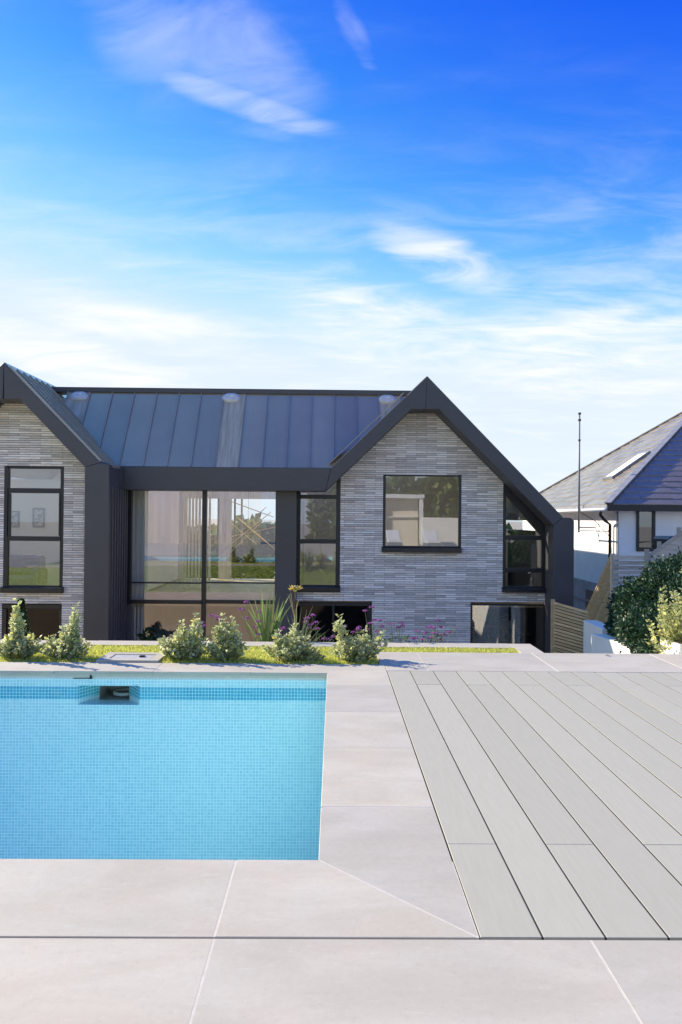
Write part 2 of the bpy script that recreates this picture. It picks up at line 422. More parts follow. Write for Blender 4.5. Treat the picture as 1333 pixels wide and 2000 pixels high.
M['bark'] = plain('bark', (0.10, 0.075, 0.05), 0.9, 0.3, 18, 0.4)
M['stem'] = plain('green_stem', (0.16, 0.20, 0.08), 0.7, 0.2, 20)
M['dry_stem'] = plain('dry_stem', (0.50, 0.38, 0.16), 0.8, 0.15, 30)
M['turf'] = plain('turf_soil', (0.28, 0.33, 0.06), 0.95, 0.3, 12, 0.3)
M['grass_far'] = plain('meadow', (0.075, 0.12, 0.035), 0.95, 0.35, 0.8)
M['pale_ground'] = plain('pale_bounce_ground', (0.40, 0.36, 0.28), 0.95, 0.2, 0.6)  # made pale so that sunlight bounces onto the shaded walls
M['soil'] = plain('soil', (0.06, 0.045, 0.035), 0.95, 0.3, 14, 0.4)

# ------------------------------------------------------------------ mesh helpers
LOC = {}
def link(o, parent=None):
    COL.objects.link(o)
    if parent is not None:
        o.parent = parent
        if parent.name in LOC:
            o.matrix_parent_inverse = Matrix.Translation(-LOC[parent.name])
    return o
def mesh(name, verts, faces, mat, parent=None, smooth=False):
    me = bpy.data.meshes.new(name); me.from_pydata([tuple(v) for v in verts], [], faces); me.update()
    if mat: me.materials.append(M[mat] if isinstance(mat, str) else mat)
    if smooth: me.polygons.foreach_set('use_smooth', [True] * len(me.polygons))
    return link(bpy.data.objects.new(name, me), parent)
def tag(o, label=None, cat=None, group=None, kind=None):
    if label: o['label'] = label
    if cat: o['category'] = cat
    if group: o['group'] = group
    if kind: o['kind'] = kind
    return o
def thing(name, label, cat, loc, group=None):
    o = bpy.data.objects.new(name, None); COL.objects.link(o)
    o.location = loc; o.empty_display_size = 0.2
    LOC[o.name] = Vector(loc)
    return tag(o, label, cat, group)

class MB:
    def __init__(self): self.v, self.f = [], []
    def add(self, vs_, fs_):
        k = len(self.v); self.v += [tuple(p) for p in vs_]; self.f += [tuple(i + k for i in f) for f in fs_]
    def box(self, x0, x1, y0, y1, z0, z1):
        self.add([(x0, y0, z0), (x1, y0, z0), (x1, y1, z0), (x0, y1, z0), (x0, y0, z1), (x1, y0, z1), (x1, y1, z1), (x0, y1, z1)],
                 [(0, 3, 2, 1), (4, 5, 6, 7), (0, 1, 5, 4), (1, 2, 6, 5), (2, 3, 7, 6), (3, 0, 4, 7)])
    def prism(self, pts, axis, a, b):
        # pts: 2-D polygon; axis 'y': (x,z) ; axis 'x': (y,z) ; axis 'z': (x,y)
        def P(p, w):
            return {'y': (p[0], w, p[1]), 'x': (w, p[0], p[1]), 'z': (p[0], p[1], w)}[axis]
        n = len(pts)
        self.add([P(p, a) for p in pts] + [P(p, b) for p in pts],
                 [tuple(range(n)), tuple(range(2 * n - 1, n - 1, -1))] + [(i, i + n, (i + 1) % n + n, (i + 1) % n) for i in range(n)])
    def tube(self, pts, rad, n=8, cap=True):
        pts = [Vector(p) for p in pts]
        rads = rad if isinstance(rad, (list, tuple)) else [rad] * len(pts)
        k = len(self.v)
        up = Vector((0, 0, 1))
        for i, p in enumerate(pts):
            d = (pts[min(i + 1, len(pts) - 1)] - pts[max(i - 1, 0)]).normalized()
            s = d.cross(up)
            if s.length < 1e-3: s = d.cross(Vector((1, 0, 0)))
            s.normalize(); t_ = s.cross(d).normalized()
            for j in range(n):
                a = 2 * math.pi * j / n
                self.v.append(tuple(p + (s * math.cos(a) + t_ * math.sin(a)) * rads[i]))
        for i in range(len(pts) - 1):
            for j in range(n):
                self.f.append((k + i * n + j, k + i * n + (j + 1) % n, k + (i + 1) * n + (j + 1) % n, k + (i + 1) * n + j))
        if cap:
            self.f.append(tuple(k + j for j in range(n - 1, -1, -1)))
            self.f.append(tuple(k + (len(pts) - 1) * n + j for j in range(n)))
    def bar(self, p, q, w, h, up=(0, 0, 1)):
        p, q = Vector(p), Vector(q); d = (q - p).normalized(); up = Vector(up)
        s = d.cross(up).normalized() * w / 2; t_ = s.normalized().cross(d).normalized() * h / 2
        self.add([p - s - t_, p + s - t_, p + s + t_, p - s + t_, q - s - t_, q + s - t_, q + s + t_, q - s + t_],
                 [(0, 1, 2, 3), (7, 6, 5, 4), (0, 4, 5, 1), (1, 5, 6, 2), (2, 6, 7, 3), (3, 7, 4, 0)])
    def build(self, name, mat, parent=None, bevel=0.0, smooth=False):
        me = bpy.data.meshes.new(name); me.from_pydata(self.v, [], self.f)
        bm = bmesh.new(); bm.from_mesh(me)
        bmesh.ops.recalc_face_normals(bm, faces=bm.faces)
        if bevel:
            bmesh.ops.bevel(bm, geom=[e for e in bm.edges], offset=bevel, segments=1, affect='EDGES', clamp_overlap=True)
        bm.to_mesh(me); bm.free()
        me.materials.append(M[mat] if isinstance(mat, str) else mat)
        if smooth: me.polygons.foreach_set('use_smooth', [True] * len(me.polygons))
        return link(bpy.data.objects.new(name, me), parent)
def box(name, mat, parent, x0, x1, y0, y1, z0, z1, bevel=0.0):
    m = MB(); m.box(x0, x1, y0, y1, z0, z1); return m.build(name, mat, parent, bevel)

# leaf meshes: arrays of leaves with a colour attribute (blade and margin)
def leaves(name, P, D, size, mat, parent, c_mid, c_rim, aspect=0.30, fold=0.12, mixr=0.0, c_alt=None, alt=0.0, kind=None):
    n = len(P); P = np.asarray(P, float); D = np.asarray(D, float)
    D /= np.linalg.norm(D, axis=1, keepdims=True) + 1e-9
    rnd = RNG.normal(size=(n, 3)); S = np.cross(D, rnd); S /= np.linalg.norm(S, axis=1, keepdims=True) + 1e-9
    N = np.cross(S, D)
    L = np.asarray(size, float).reshape(-1, 1) * np.ones((n, 1)); W = L * aspect
    V = np.stack([P, P + D * L * .5 - S * W + N * L * fold, P + D * L * .52, P + D * L * .5 + S * W + N * L * fold, P + D * L], 1).reshape(-1, 3)
    base = (np.arange(n) * 5).reshape(-1, 1)
    tri = np.array([[0, 2, 1], [0, 3, 2], [1, 2, 4], [2, 3, 4]]).reshape(1, 12)
    F = (base + tri).reshape(-1, 3)
    me = bpy.data.meshes.new(name)
    me.vertices.add(len(V)); me.vertices.foreach_set('co', V.ravel())
    me.loops.add(F.size); me.loops.foreach_set('vertex_index', F.ravel())
    me.polygons.add(len(F)); me.polygons.foreach_set('loop_start', np.arange(0, F.size, 3)); me.polygons.foreach_set('loop_total', np.full(len(F), 3))
    me.update(); me.validate()
    a = me.color_attributes.new('leaf', 'FLOAT_COLOR', 'POINT')
    cm_ = np.array(c_mid + (1,)); cr = np.array(c_rim + (1,))
    k = RNG.random((n, 1, 1)) * mixr
    colr = np.stack([cr * .5 + cm_ * .5, cr, cm_, cr, cr], 0)[None].repeat(n, 0)
    colr = colr * (1 - k) + cm_ * k
    if c_alt is not None:
        sel = RNG.random(n) < alt; colr[sel] = np.array(c_alt + (1,))
    a.data.foreach_set('color', colr.reshape(-1, 4).ravel().astype(np.float32))
    me.materials.append(M[mat])
    o = link(bpy.data.objects.new(name, me), parent)
    if kind: o['kind'] = kind
    return o

# ================================================================== SETTING
GZ = -2.8
m = MB(); m.add([(-900, -500, GZ), (900, -500, GZ), (900, 1800, GZ), (-900, 1800, GZ)], [(0, 1, 2, 3)])
tag(m.build('ground', 'pale_ground'), kind='structure')

PX_R = -0.055                 # right inner edge of the pool coping
PY_N, PY_F = 3.084, 6.79      # near and far inner edges
CO_R, CO_N, CO_F = 0.518, 2.513, 7.21
DK_F, PV_B, KB_F, KB_B = 6.914, 7.89, 8.19, 8.48
X_STEP = 2.32                 # where the lawn corner of the terrace ends
PLX = -7.0
# base below paving and deck (with the pool left open)
m = MB()
for a in ((-9, 9, -12, PY_N - .05), (-9, PLX - .05, PY_N - .05, PY_F + .70), (PX_R + .06, 9, PY_N - .05, PY_F + .70), (-9, 9, PY_F + .70, PV_B - .02), (-9, X_STEP - .02, PV_B - .02, KB_B - .02)):
    m.box(a[0], a[1], a[2], a[3], -0.5, -0.052)
tag(m.build('terrace_base', 'substrate'), kind='structure')

pav = bpy.data.objects.new('paving', None); COL.objects.link(pav); pav['kind'] = 'structure'
TH = 0.030
gm = MB()
def slab(pts, j=0.0024):
    """stone slab from a plan polygon; pulled in by j for the joint"""
    c_ = Vector((sum(p[0] for p in pts) / len(pts), sum(p[1] for p in pts) / len(pts)))
    n = len(pts); out = []
    area = sum(pts[i][0] * pts[(i + 1) % n][1] - pts[(i + 1) % n][0] * pts[i][1] for i in range(n))
    if area < 0: pts = pts[::-1]
    for i in range(n):
        p0, p1, p2 = Vector(pts[i - 1]), Vector(pts[i]), Vector(pts[(i + 1) % n])
        e1 = (p1 - p0).normalized(); e2 = (p2 - p1).normalized()
        n1 = Vector((-e1.y, e1.x)); n2 = Vector((-e2.y, e2.x))
        bis = (n1 + n2); bis = bis / max(bis.dot(n1), 0.2)
        out.append(tuple(p1 + bis * j))
    dz = random.uniform(-0.0012, 0.0012)
    mb = MB(); mb.prism(out, 'z', -TH + dz, dz)
    return mb.build('paving_slab', 'stone', pav, bevel=0.0022)
def rect(x0, x1, y0, y1): return [(x0, y0), (x1, y0), (x1, y1), (x0, y1)]
# coping
xs = [-0.402 - 1.32 * k for k in range(6)]
slab([(PX_R, PY_N), (xs[0], PY_N), (xs[0], CO_N), (CO_R, CO_N)])
for a, b in zip(xs, xs[1:]): slab(rect(b, a, CO_N, PY_N))
ys = [3.645, 4.555, 5.435, 6.33]
slab([(PX_R, PY_N), (CO_R, CO_N), (CO_R, 3.05), (PX_R + .03, 3.10)]) if False else None
slab([(PX_R, PY_N), (CO_R, CO_N), (CO_R, ys[0]), (PX_R, ys[0])])
for a, b in zip(ys, ys[1:]): slab(rect(PX_R, CO_R, a, b))
slab([(PX_R, ys[-1]), (CO_R, ys[-1]), (CO_R, CO_F), (PX_R, PY_F)])
fx = [-0.765 - 0.92 * k for k in range(8)]
slab([(PX_R, PY_F), (CO_R, CO_F), (fx[0], CO_F), (fx[0], PY_F)])
for a, b in zip(fx, fx[1:]): slab(rect(b, a, PY_F, CO_F))
# terrace in front of the pool, towards and behind the camera
gx = [0.90 - 1.30 * k for k in range(8)]
row_y = [CO_N - 0.006, 1.60, 0.70, -0.2, -1.1]
for r_, (a, b) in enumerate(zip(row_y, row_y[1:])):
    xsr = sorted([g + (0.65 if r_ % 2 else 0) for g in gx] + [0.90 + 1.3 * k + (0.65 if r_ % 2 else 0) for k in range(1, 5)])
    for p, q in zip(xsr, xsr[1:]): slab(rect(p, q, b, a))
slab(rect(-8.9, 8.9, -11.9, row_y[-1]))
# beyond the deck
bx = [CO_R, 0.91, 2.165, 3.455, 4.75, 6.05, 8.9]
for i, (a, b) in enumerate(zip(bx, bx[1:])):
    if a < CO_R + .01: slab([(0.47, CO_F), (CO_R, CO_F), (CO_R, DK_F), (b, DK_F), (b, PV_B), (0.47, PV_B)])
    else: slab(rect(a, b, DK_F, PV_B))
# kerb at the back of the lawn and its corner
kx = [X_STEP] + [2.06 - 1.2 * k for k in range(10)]
slab([(2.06, PV_B), (X_STEP, PV_B), (X_STEP, KB_B), (2.06, KB_B)])
for a, b in zip(kx[1:], kx[2:]): slab(rect(b, a, KB_F, KB_B))
# pale grout in the stone joints
g = MB()
for a in ((-8.9, CO_R, CO_N + .003, PY_N - .012), (PX_R + .012, CO_R - .004, PY_N - .012, PY_F + .012), (-7.2, CO_R - .004, PY_F + .012, CO_F - .012),
          (-8.9, 8.9, -1.1, CO_N - .009), (CO_R + .004, 8.9, DK_F + .006, PV_B - .012), (-8.9, X_STEP - .012, KB_F + .012, KB_B - .012)):
    g.box(a[0], a[1], a[2], a[3], -0.052, -0.0012)
g.build('joint_grout', 'grout', pav)

# deck boards
deck = box('deck', 'substrate', None, CO_R + .003, 8.9, CO_N + .003, DK_F - .003, -0.06, -0.048); tag(deck, kind='structure')
pitch_b = 0.2205
yj_n, yj_f = 1.45 * F_PX / (1646 - 1015), 1.45 * F_PX / (1336.5 - 1014.5)
nb = 34
for k in range(nb):
    x0 = CO_R + 0.005 + k * pitch_b; x1 = x0 + pitch_b - 0.0075
    if x0 > 8.5: break
    yj = yj_n if k % 2 == 0 else yj_f
    segs = [(CO_N + .006, yj - .001), (yj + .001, DK_F - .006)]
    for a, b in segs:
        dz = random.uniform(-.0008, .0008)
        box('deck_board', 'deck', deck, x0, x1, a, b, -0.028 + dz, 0.0 + dz, bevel=0.0012)
    box('gap_shade_strip', 'substrate', deck, x1 + .0003, x1 + .0072, CO_N + .006, DK_F - .006, -0.04, -0.0012)  # dark strip added in the gap, standing in for its shade

# lawn
lz = -0.020
m = MB(); m.box(-8.8, 0.468, CO_F + .002, KB_F - .002, -0.051, lz); m.box(0.468, 2.058, PV_B + .002, KB_F - .002, -0.051, lz)
tag(m.build('lawn', 'turf'), kind='structure')
def lawn_pts(n):
    x = RNG.uniform(-6.2, 2.05, n); y = RNG.uniform(CO_F + .01, KB_F - .01, n)
    ok = (x < 0.455) | (y > PV_B + .01)
    return x[ok], y[ok]
x, y = lawn_pts(60000)
P = np.stack([x, y, np.full_like(x, lz)], 1)
D = RNG.normal(size=P.shape) * [0.45, 0.45, 0.2] + [0, 0, 1.0]
leaves('grass_blades', P, D, RNG.uniform(.022, .048, len(P)), 'grass', None, (0.58, 0.60, 0.12), (0.64, 0.65, 0.16), aspect=0.07, fold=0.02, c_alt=(0.54, 0.50, 0.12), alt=0.12)
tag(bpy.data.objects['grass_blades'], 'short bright green lawn grass between the pool coping and the kerb', 'grass', kind='stuff')

# bank that falls from the terrace to the house
m = MB(); m.add([(-12, KB_B - .01, -0.05), (X_STEP, KB_B - .01, -0.05), (X_STEP + .4, 9.7, -0.75), (-12, 9.7, -0.75)], [(0, 1, 2, 3)])
tag(m.build('grass_bank', 'turf'), kind='structure')
x = RNG.uniform(-6, 2.3, 14000); yy = RNG.uniform(8.5, 9.68, 14000)
P = np.stack([x, yy, -0.05 - (yy - 8.47) * 0.7 / 1.23], 1); D = RNG.normal(size=P.shape) * [.5, .5, .2] + [0, 0.2, 1]
gb = leaves('bank_grass', P, D, RNG.uniform(.04, .09, len(P)), 'grass', None, (0.17, 0.24, 0.06), (0.2, 0.27, 0.07), aspect=.06, fold=.02)
tag(gb, 'grass on the bank falling away behind the kerb', 'grass', kind='stuff')
rw = box('retaining_wall', 'tan_render', None, -12, X_STEP + .4, 9.70, 9.85, GZ, -0.74)
tag(rw, 'tan rendered retaining wall at the foot of the bank before the house', 'wall')
m = MB(); m.add([(-14, 9.85, GZ + .02), (4.6, 9.85, GZ + .02), (4.6, 16, GZ + .02), (-14, 16, GZ + .02)], [(0, 1, 2, 3)])
tag(m.build('patio', 'stone'), kind='structure')
# terrace edge to the right: rendered drop
tb = box('terrace_edge', 'render', None, X_STEP + .01, 9, PV_B - .10, PV_B - .012, GZ, -0.034); tag(tb, kind='structure')

# ------------------------------------------------------------------ pool
WY, WX, PF = PY_F + .03, PX_R + .03, -1.85
pool = thing('swimming_pool', 'sunken swimming pool lined in pale aqua mosaic tiles', 'pool', (-3, 5, PF))
s0 = at(152, 1339, WY); s1 = at(273, 1377, WY)
SX0, SX1, SZ1, SZ0 = s0.x, s1.x, s0.z, s1.z
BZ1, BZ0 = -0.150, -0.270
TZ = -0.076
def quadwall(name, mat, rects, axis, w, flip=False):
    mm = MB()
    for a0, a1, b0, b1 in rects:
        if axis == 'y': q = [(a0, w, b0), (a1, w, b0), (a1, w, b1), (a0, w, b1)]
        else: q = [(w, a0, b0), (w, a1, b0), (w, a1, b1), (w, a0, b1)]
        mm.add(q, [(0, 1, 2, 3) if not flip else (3, 2, 1, 0)])
    me = bpy.data.meshes.new(name); me.from_pydata(mm.v, [], mm.f); me.materials.append(M[mat])
    return link(bpy.data.objects.new(name, me), pool)
quadwall('wall', 'mosaic', [(PLX, SX0, PF, BZ0), (SX0, SX1, PF, SZ0), (SX1, WX, PF, BZ0), (PLX, SX0, BZ1, TZ), (SX0, SX1, SZ1, TZ), (SX1, WX, BZ1, TZ)], 'y', WY)
quadwall('waterline_band', 'mosaic_band', [(PLX, SX0, BZ0, BZ1), (SX1, WX, BZ0, BZ1)], 'y', WY)
quadwall('upper_trim', 'plastic', [(PLX, WX, TZ, -0.030)], 'y', WY)
for nm, w, fl in (('wall', PLX, True), ('wall', WX, False)):
    quadwall(nm, 'mosaic', [(PY_N + .03 - .06, WY, PF, BZ0), (PY_N - .03, WY, BZ1, -0.030)], 'x', w, fl)
    quadwall('waterline_band', 'mosaic_band', [(PY_N - .03, WY, BZ0, BZ1)], 'x', w, fl)
quadwall('wall', 'mosaic', [(PLX, WX, PF, BZ0), (PLX, WX, BZ1, -0.030)], 'y', PY_N - .03, True)
quadwall('waterline_band', 'mosaic_band', [(PLX, WX, BZ0, BZ1)], 'y', PY_N - .03, True)
m = MB(); m.add([(PLX, PY_N - .03, PF), (WX, PY_N - .03, PF), (WX, WY, PF), (PLX, WY, PF)], [(0, 1, 2, 3)]); m.build('floor', 'mosaic_floor', pool)
# skimmer mouth: flared throat with a basket behind
i0 = at(195, 1340, WY + .24); i1 = at(253, 1367, WY + .24)
IX0, IX1, IZ1, IZ0, IY = i0.x, i1.x, SZ1 - .004, i1.z, WY + .24
def q(name, mat, pts):
    me = bpy.data.meshes.new(name); me.from_pydata(pts, [], [(0, 1, 2, 3)]); me.materials.append(M[mat]); return link(bpy.data.objects.new(name, me), pool)
bz = (BZ0 - SZ0) / (SZ1 - SZ0); ib = IZ0 + (IZ1 - IZ0) * bz
for xa, xb in ((SX0, IX0), (SX1, IX1)):
    q('skimmer_cheek', 'mosaic', [(xa, WY, SZ0), (xb, IY, IZ0), (xb, IY, ib), (xa, WY, BZ0)])
    q('skimmer_cheek', 'mosaic_band', [(xa, WY, BZ0), (xb, IY, ib), (xb, IY, IZ1), (xa, WY, SZ1)])
q('skimmer_floor', 'mosaic', [(SX0, WY, SZ0), (SX1, WY, SZ0), (IX1, IY, IZ0), (IX0, IY, IZ0)])
q('skimmer_roof', 'plastic', [(SX0, WY, SZ1), (SX1, WY, SZ1), (IX1, IY, IZ1), (IX0, IY, IZ1)])
m = MB(); yb = IY + .34
m.add([(IX0, IY, IZ0), (IX1, IY, IZ0), (IX1, IY, IZ1), (IX0, IY, IZ1), (IX0, yb, IZ0), (IX1, yb, IZ0), (IX1, yb, IZ1), (IX0, yb, IZ1)],
      [(0, 1, 5, 4), (1, 2, 6, 5), (2, 3, 7, 6), (3, 0, 4, 7), (4, 5, 6, 7)])
m.build('skimmer_throat', 'render_grey', pool)
m = MB(); cxx, cyy = IX0 + .68 * (IX1 - IX0), IY + .17
pts = [(cxx + .10 * math.cos(a), cyy + .10 * math.sin(a), IZ0 + .035) for a in np.linspace(0, 2 * math.pi, 25)]
m.tube(pts, .018, 6, False); m.build('skimmer_basket', 'plastic', pool, smooth=True)
m = MB(); p = at(178, 1326, WY - .02); m.box(p.x - .008, p.x + .008, WY - .03, WY - .001, -0.072, -0.036); m.box(p.x - .17, p.x, WY - .012, WY - .001, -0.074, -0.069)
m.build('level_probe', 'black', pool)
m = MB(); m.add([(PLX, PY_N - .03, -0.082), (WX, PY_N - .03, -0.082), (WX, WY, -0.082), (PLX, WY, -0.082)], [(0, 1, 2, 3)])
tag(m.build('pool_water', 'water'), kind='structure')

# skimmer lid set in the lawn behind the coping
a, b = at(188, 1292, 7.22), at(310, 1290, 7.22)
lid = thing('skimmer_cover', 'pale stone surround with a grey lid set in the lawn behind the coping', 'cover', ((a.x + b.x) / 2, 7.4, 0))
m = MB(); w = .10; x0, x1, y0, y1 = a.x, b.x, CO_F + .003, 7.64
for r_ in ((x0, x1, y0, y0 + w), (x0, x1, y1 - w, y1), (x0, x0 + w, y0 + w + .001, y1 - w - .001), (x1 - w, x1, y0 + w + .001, y1 - w - .001)): m.box(*r_, -0.04, 0.022)
m.build('surround', 'stone', lid, bevel=.002)
box('lid', 'lid_grey', lid, x0 + w + .006, x1 - w - .006, y0 + w + .006, y1 - w - .006, -0.03, 0.016, bevel=.002)
m = MB(); m.box(x1 - .24, x1 - .19, 7.40, 7.45, .0165, .03); m.build('lifting_key', 'black', lid)

# ================================================================== HOUSE
YF, YB, YG = 15.0, 15.62, 15.40       # fascia, brick face, central glazing
LF, LB = 14.1, 14.72                  # the same for the left gable
def X_(u, v, Y): p = at(u, v, Y); return (p.x, p.z)
house = thing('house', 'modern house with dark metal roof and two grey brick gables beyond the pool', 'house', (-1, 16, GZ))
def pxprism(name, mat, pts, Y, Y2, bevel=0.0, parent=house):
    mm = MB(); mm.prism([X_(u, v, Y) for u, v in pts], 'y', Y, Y2); return mm.build(name, mat, parent, bevel)
# right gable fascia in folded sections
pxprism('eave_fascia', 'clad', [(240, 911), (647.5, 913.5), (635.5, 959), (240, 956)], YF, YB + .05, .006)
pxprism('gable_fascia', 'clad', [(648, 913.5), (835, 735), (831.5, 799), (804, 799), (636, 959)], YF, YB + .05, .006)
pxprism('gable_fascia', 'clad', [(835, 735), (1100, 1010.5), (1082, 1026), (858, 799), (831.8, 799)], YF, YB + .05, .006)
pxprism('corner_column', 'clad', [(1100.3, 1011), (1116, 1011.5), (1122, 1018), (1119, 1480), (1080, 1480), (1082.3, 1026.3)], YF, YB + .6, .006)
# left gable fascia (mirrored about its apex)
ap = X_(8, 708, LF)
rf = [X_(u, v, LF) for u, v in [(8, 708), (196, 903.5), (166.2, 912), (39, 779), (8, 779)]]
m = MB(); m.prism(rf, 'y', LF, LB + .05); m.build('gable_fascia', 'clad', house, .006)
m = MB(); m.prism([(2 * ap[0] - p[0] - .004, p[1]) for p in rf], 'y', LF, LB + .05); m.build('gable_fascia', 'clad', house, .006)
pxprism('corner_column', 'clad', [(196.3, 904), (213.6, 907), (211, 1480), (160.5, 1480), (166.2, 912.4)], LF, LB + .05, .006)
xr = X_(213, 1000, LF)[0]
z_e0, z_e1 = X_(300, 956.5, YF)[1], X_(300, 911.4, YF)[1]
m = MB(); m.box(xr - .30, xr - .02, LB + .055, YG + .3, GZ, z_e1 - .02); m.build('return_wall', 'clad', house)
m = MB(); m.box(xr - .28, xr + .03, LB + .055, YF + .3, z_e0 + .02, z_e1 - .01); m.build('return_fascia', 'clad', house, .004)
for k in range(7):
    yk = LF + .14 + k * .165
    box('cladding_fin', 'clad', house, xr - .018, xr + .034, yk, yk + .055, GZ, z_e0 + .015, .004)
# eave gusset between left gable and main eave
pl = at(213, 906, LF); pr_ = at(242, 910, YF)
m = MB(); m.add([pl, (pl.x - .25, LF + .3, pl.z), (pr_.x - .3, YF + .3, pr_.z + .02), pr_, (pl.x, LF, pl.z - .06), (pr_.x, YF, pr_.z - .08)], [(0, 1, 2, 3), (0, 3, 5, 4)])
m.build('eave_flashing', 'zinc', house)

# ---- main roof
ze = X_(450, 912.3, YF)[1]; YR = 16.12; zr = X_(450, 768.5, YR)[1]
SL = math.hypot(YR - YF, zr - ze); sy, sz = (YR - YF) / SL, (zr - ze) / SL
def slope(x, s, h=0.0): return (x, YF + .01 + sy * s - sz * h, ze + sz * s + sy * h)
PB = 46.35 * YF / F_PX; xs0 = at(232.7 - 46.35 * 3, 905, YF).x
_ar, _er = X_(835, 735, YF), X_(648, 913.5, YF); _al, _el = ap, X_(196, 903.5, LF)
def lim_r(z): return _er[0] + (z - _er[1]) * (_ar[0] - _er[0]) / (_ar[1] - _er[1]) - .012
def lim_l(z): return _el[0] + (z - _el[1]) * (_al[0] - _el[0]) / (_al[1] - _el[1]) - .10
def clampx(x, z): return min(max(x, lim_l(z)), lim_r(z))
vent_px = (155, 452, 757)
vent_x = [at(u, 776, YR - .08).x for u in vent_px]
for k in range(20):
    x0 = xs0 + k * PB; x1 = x0 + PB
    if x0 > lim_r(zr): break
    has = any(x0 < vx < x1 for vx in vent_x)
    mm = MB()
    nseg = 12
    for i in range(nseg + 1):
        s = SL * i / nseg
        for j in range(5):
            bow = 0.006 * math.sin(math.pi * j / 4) * math.sin(math.pi * i / nseg) * random.uniform(.2, 1.0)
            px_ = slope(0, s)[2]; mm.v.append(slope(clampx(x0 + .003 + (PB - .006) * j / 4, px_), s, bow))
    for i in range(nseg):
        for j in range(4):
            a_ = i * 5 + j; mm.f.append((a_, a_ + 1, a_ + 6, a_ + 5))
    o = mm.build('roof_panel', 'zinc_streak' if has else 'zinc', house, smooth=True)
    if has: o['label'] = 'paler streaked roof panel below the vent cowl'
    m = MB(); w = .014
    sa_, sb_ = 0.0, SL
    for q_ in np.linspace(0, SL, 60):
        zq = slope(0, q_)[2]
        if x0 > lim_r(zq): sa_ = q_
    if sb_ - sa_ < .05: continue
    m.add([slope(x0 - w / 2, sa_, -.01), slope(x0 + w / 2, sa_, -.01), slope(x0 + w / 2, sa_, .035), slope(x0 - w / 2, sa_, .035),
           slope(x0 - w / 2, SL, -.01), slope(x0 + w / 2, SL, -.01), slope(x0 + w / 2, SL, .035), slope(x0 - w / 2, SL, .035)],
          [(0, 1, 2, 3), (7, 6, 5, 4), (0, 4, 5, 1), (1, 5, 6, 2), (2, 6, 7, 3), (3, 7, 4, 0)])
    m.build('standing_seam', 'zinc', house)
zc = X_(450, 759, YR - .03)[1]
xl, xrr = lim_l(zc) - .3, lim_r(zc) + .02
m = MB(); m.box(xl, xrr, YR - .03, YR + .42, zr - .005, zc); m.build('ridge_cap', 'clad', house, .006)  # roof left open behind the cap to let daylight into the central room
m = MB(); m.add([(lim_l(ze), YF + .3, ze - .05), (lim_r(ze) - .1, YF + .3, ze - .05), (xrr - .1, YR + .1, zr - .12), (xl, YR + .1, zr - .12)], [(0, 1, 2, 3)]); m.build('roof_lining', 'inner_white', house)
for vx in vent_x:
    s = SL - .12
    mm = MB(); n = 20; rings = [(0.0, 0.0, .06), (.12, .085, .06), (.18, .115, .045), (.205, .125, .0)]
    cpt = lambda dx, ds, h: slope(vx + dx, s - .02 + ds, h)
    prev = None
    mm.v.append(cpt(0, 0, .060))
    for (ra, rb_, h) in rings[1:]:
        st_ = len(mm.v)
        for j in range(n):
            a_ = 2 * math.pi * j / n
            mm.v.append(cpt(ra * math.copysign(abs(math.cos(a_)) ** .7, math.cos(a_)), rb_ * math.sin(a_), h))
        if prev is None:
            for j in range(n): mm.f.append((0, st_ + j, st_ + (j + 1) % n))
        else:
            for j in range(n): mm.f.append((prev + j, st_ + j, st_ + (j + 1) % n, prev + (j + 1) % n))
        prev = st_
    vc = mm.build('vent_cowl', 'zinc_bright', house, smooth=True)
    m = MB(); c0 = Vector(cpt(-.02, .02, .055)); c1 = Vector(cpt(.07, .025, .058)); m.tube([c0, c1], .022, 8)
    m.build('glint_tube', 'white', vc, smooth=True)  # white colour stands in for the sun's glint on the tube

# ---- gable roofs running back
def gable_roof(ax_, az_, exl, ezl, exr, ezr, y0, y1, seam_side):
    LIFT, DROP = .012, .12
    for (ex, ez, side) in ((exl, ezl, -1), (exr, ezr, 1)):
        A = Vector((ax_, 0, az_)); E = Vector((ex, 0, ez)); d = (E - A); L_ = d.length; d.normalize()
        nrm = Vector((-d.z, 0, d.x))
        if nrm.z < 0: nrm = -nrm
        E = E - d * .02
        def sec(P0, P1): return [((P + nrm * h).x, (P + nrm * h).z) for P, h in ((P0, LIFT), (P1, LIFT), (P1, -DROP), (P0, -DROP))]
        mm = MB()
        if side < 0:                                 # unseen slope: long glazed opening added to let daylight into the rooms
            ra, rb = y0 + 1.25, y0 + 4.1
            mm.prism(sec(A, E), 'y', y0, ra - .001); mm.prism(sec(A, E), 'y', rb + .001, y1)
            F1, F2 = A + d * .25, A + d * (L_ * .80)
            mm.prism(sec(A, F1), 'y', ra, rb); mm.prism(sec(F2, E), 'y', ra, rb)
        else: mm.prism(sec(A, E), 'y', y0, y1)
        ro = mm.build('gable_roof', 'zinc', house)
        if side < 0:
            g1_, g2_ = F1 - nrm * .05, F2 - nrm * .05
            mesh('rooflight_glass', [(g1_.x, ra, g1_.z), (g1_.x, rb, g1_.z), (g2_.x, rb, g2_.z), (g2_.x, ra, g2_.z)], [(0, 1, 2, 3)], 'glass', ro)
        if side == seam_side:
            for k in range(8):
                yy_ = Vector((0, y0 + .02 + k * .30, 0)); mm = MB()
                mm.bar(A + d * .12 + nrm * .026 + yy_, E - d * .02 + nrm * .026 + yy_, .016, .036, up=tuple(nrm))
                mm.build('standing_seam', 'zinc', ro)
axr, azr = X_(835, 735, YF)
e_l, e_r = X_(648, 913.5, YF), X_(1100, 1010.5, YF)
gable_roof(axr, azr, e_l[0], e_l[1], e_r[0], e_r[1], YF + .03, 32.0, 0)
el_ = X_(196, 903.5, LF)
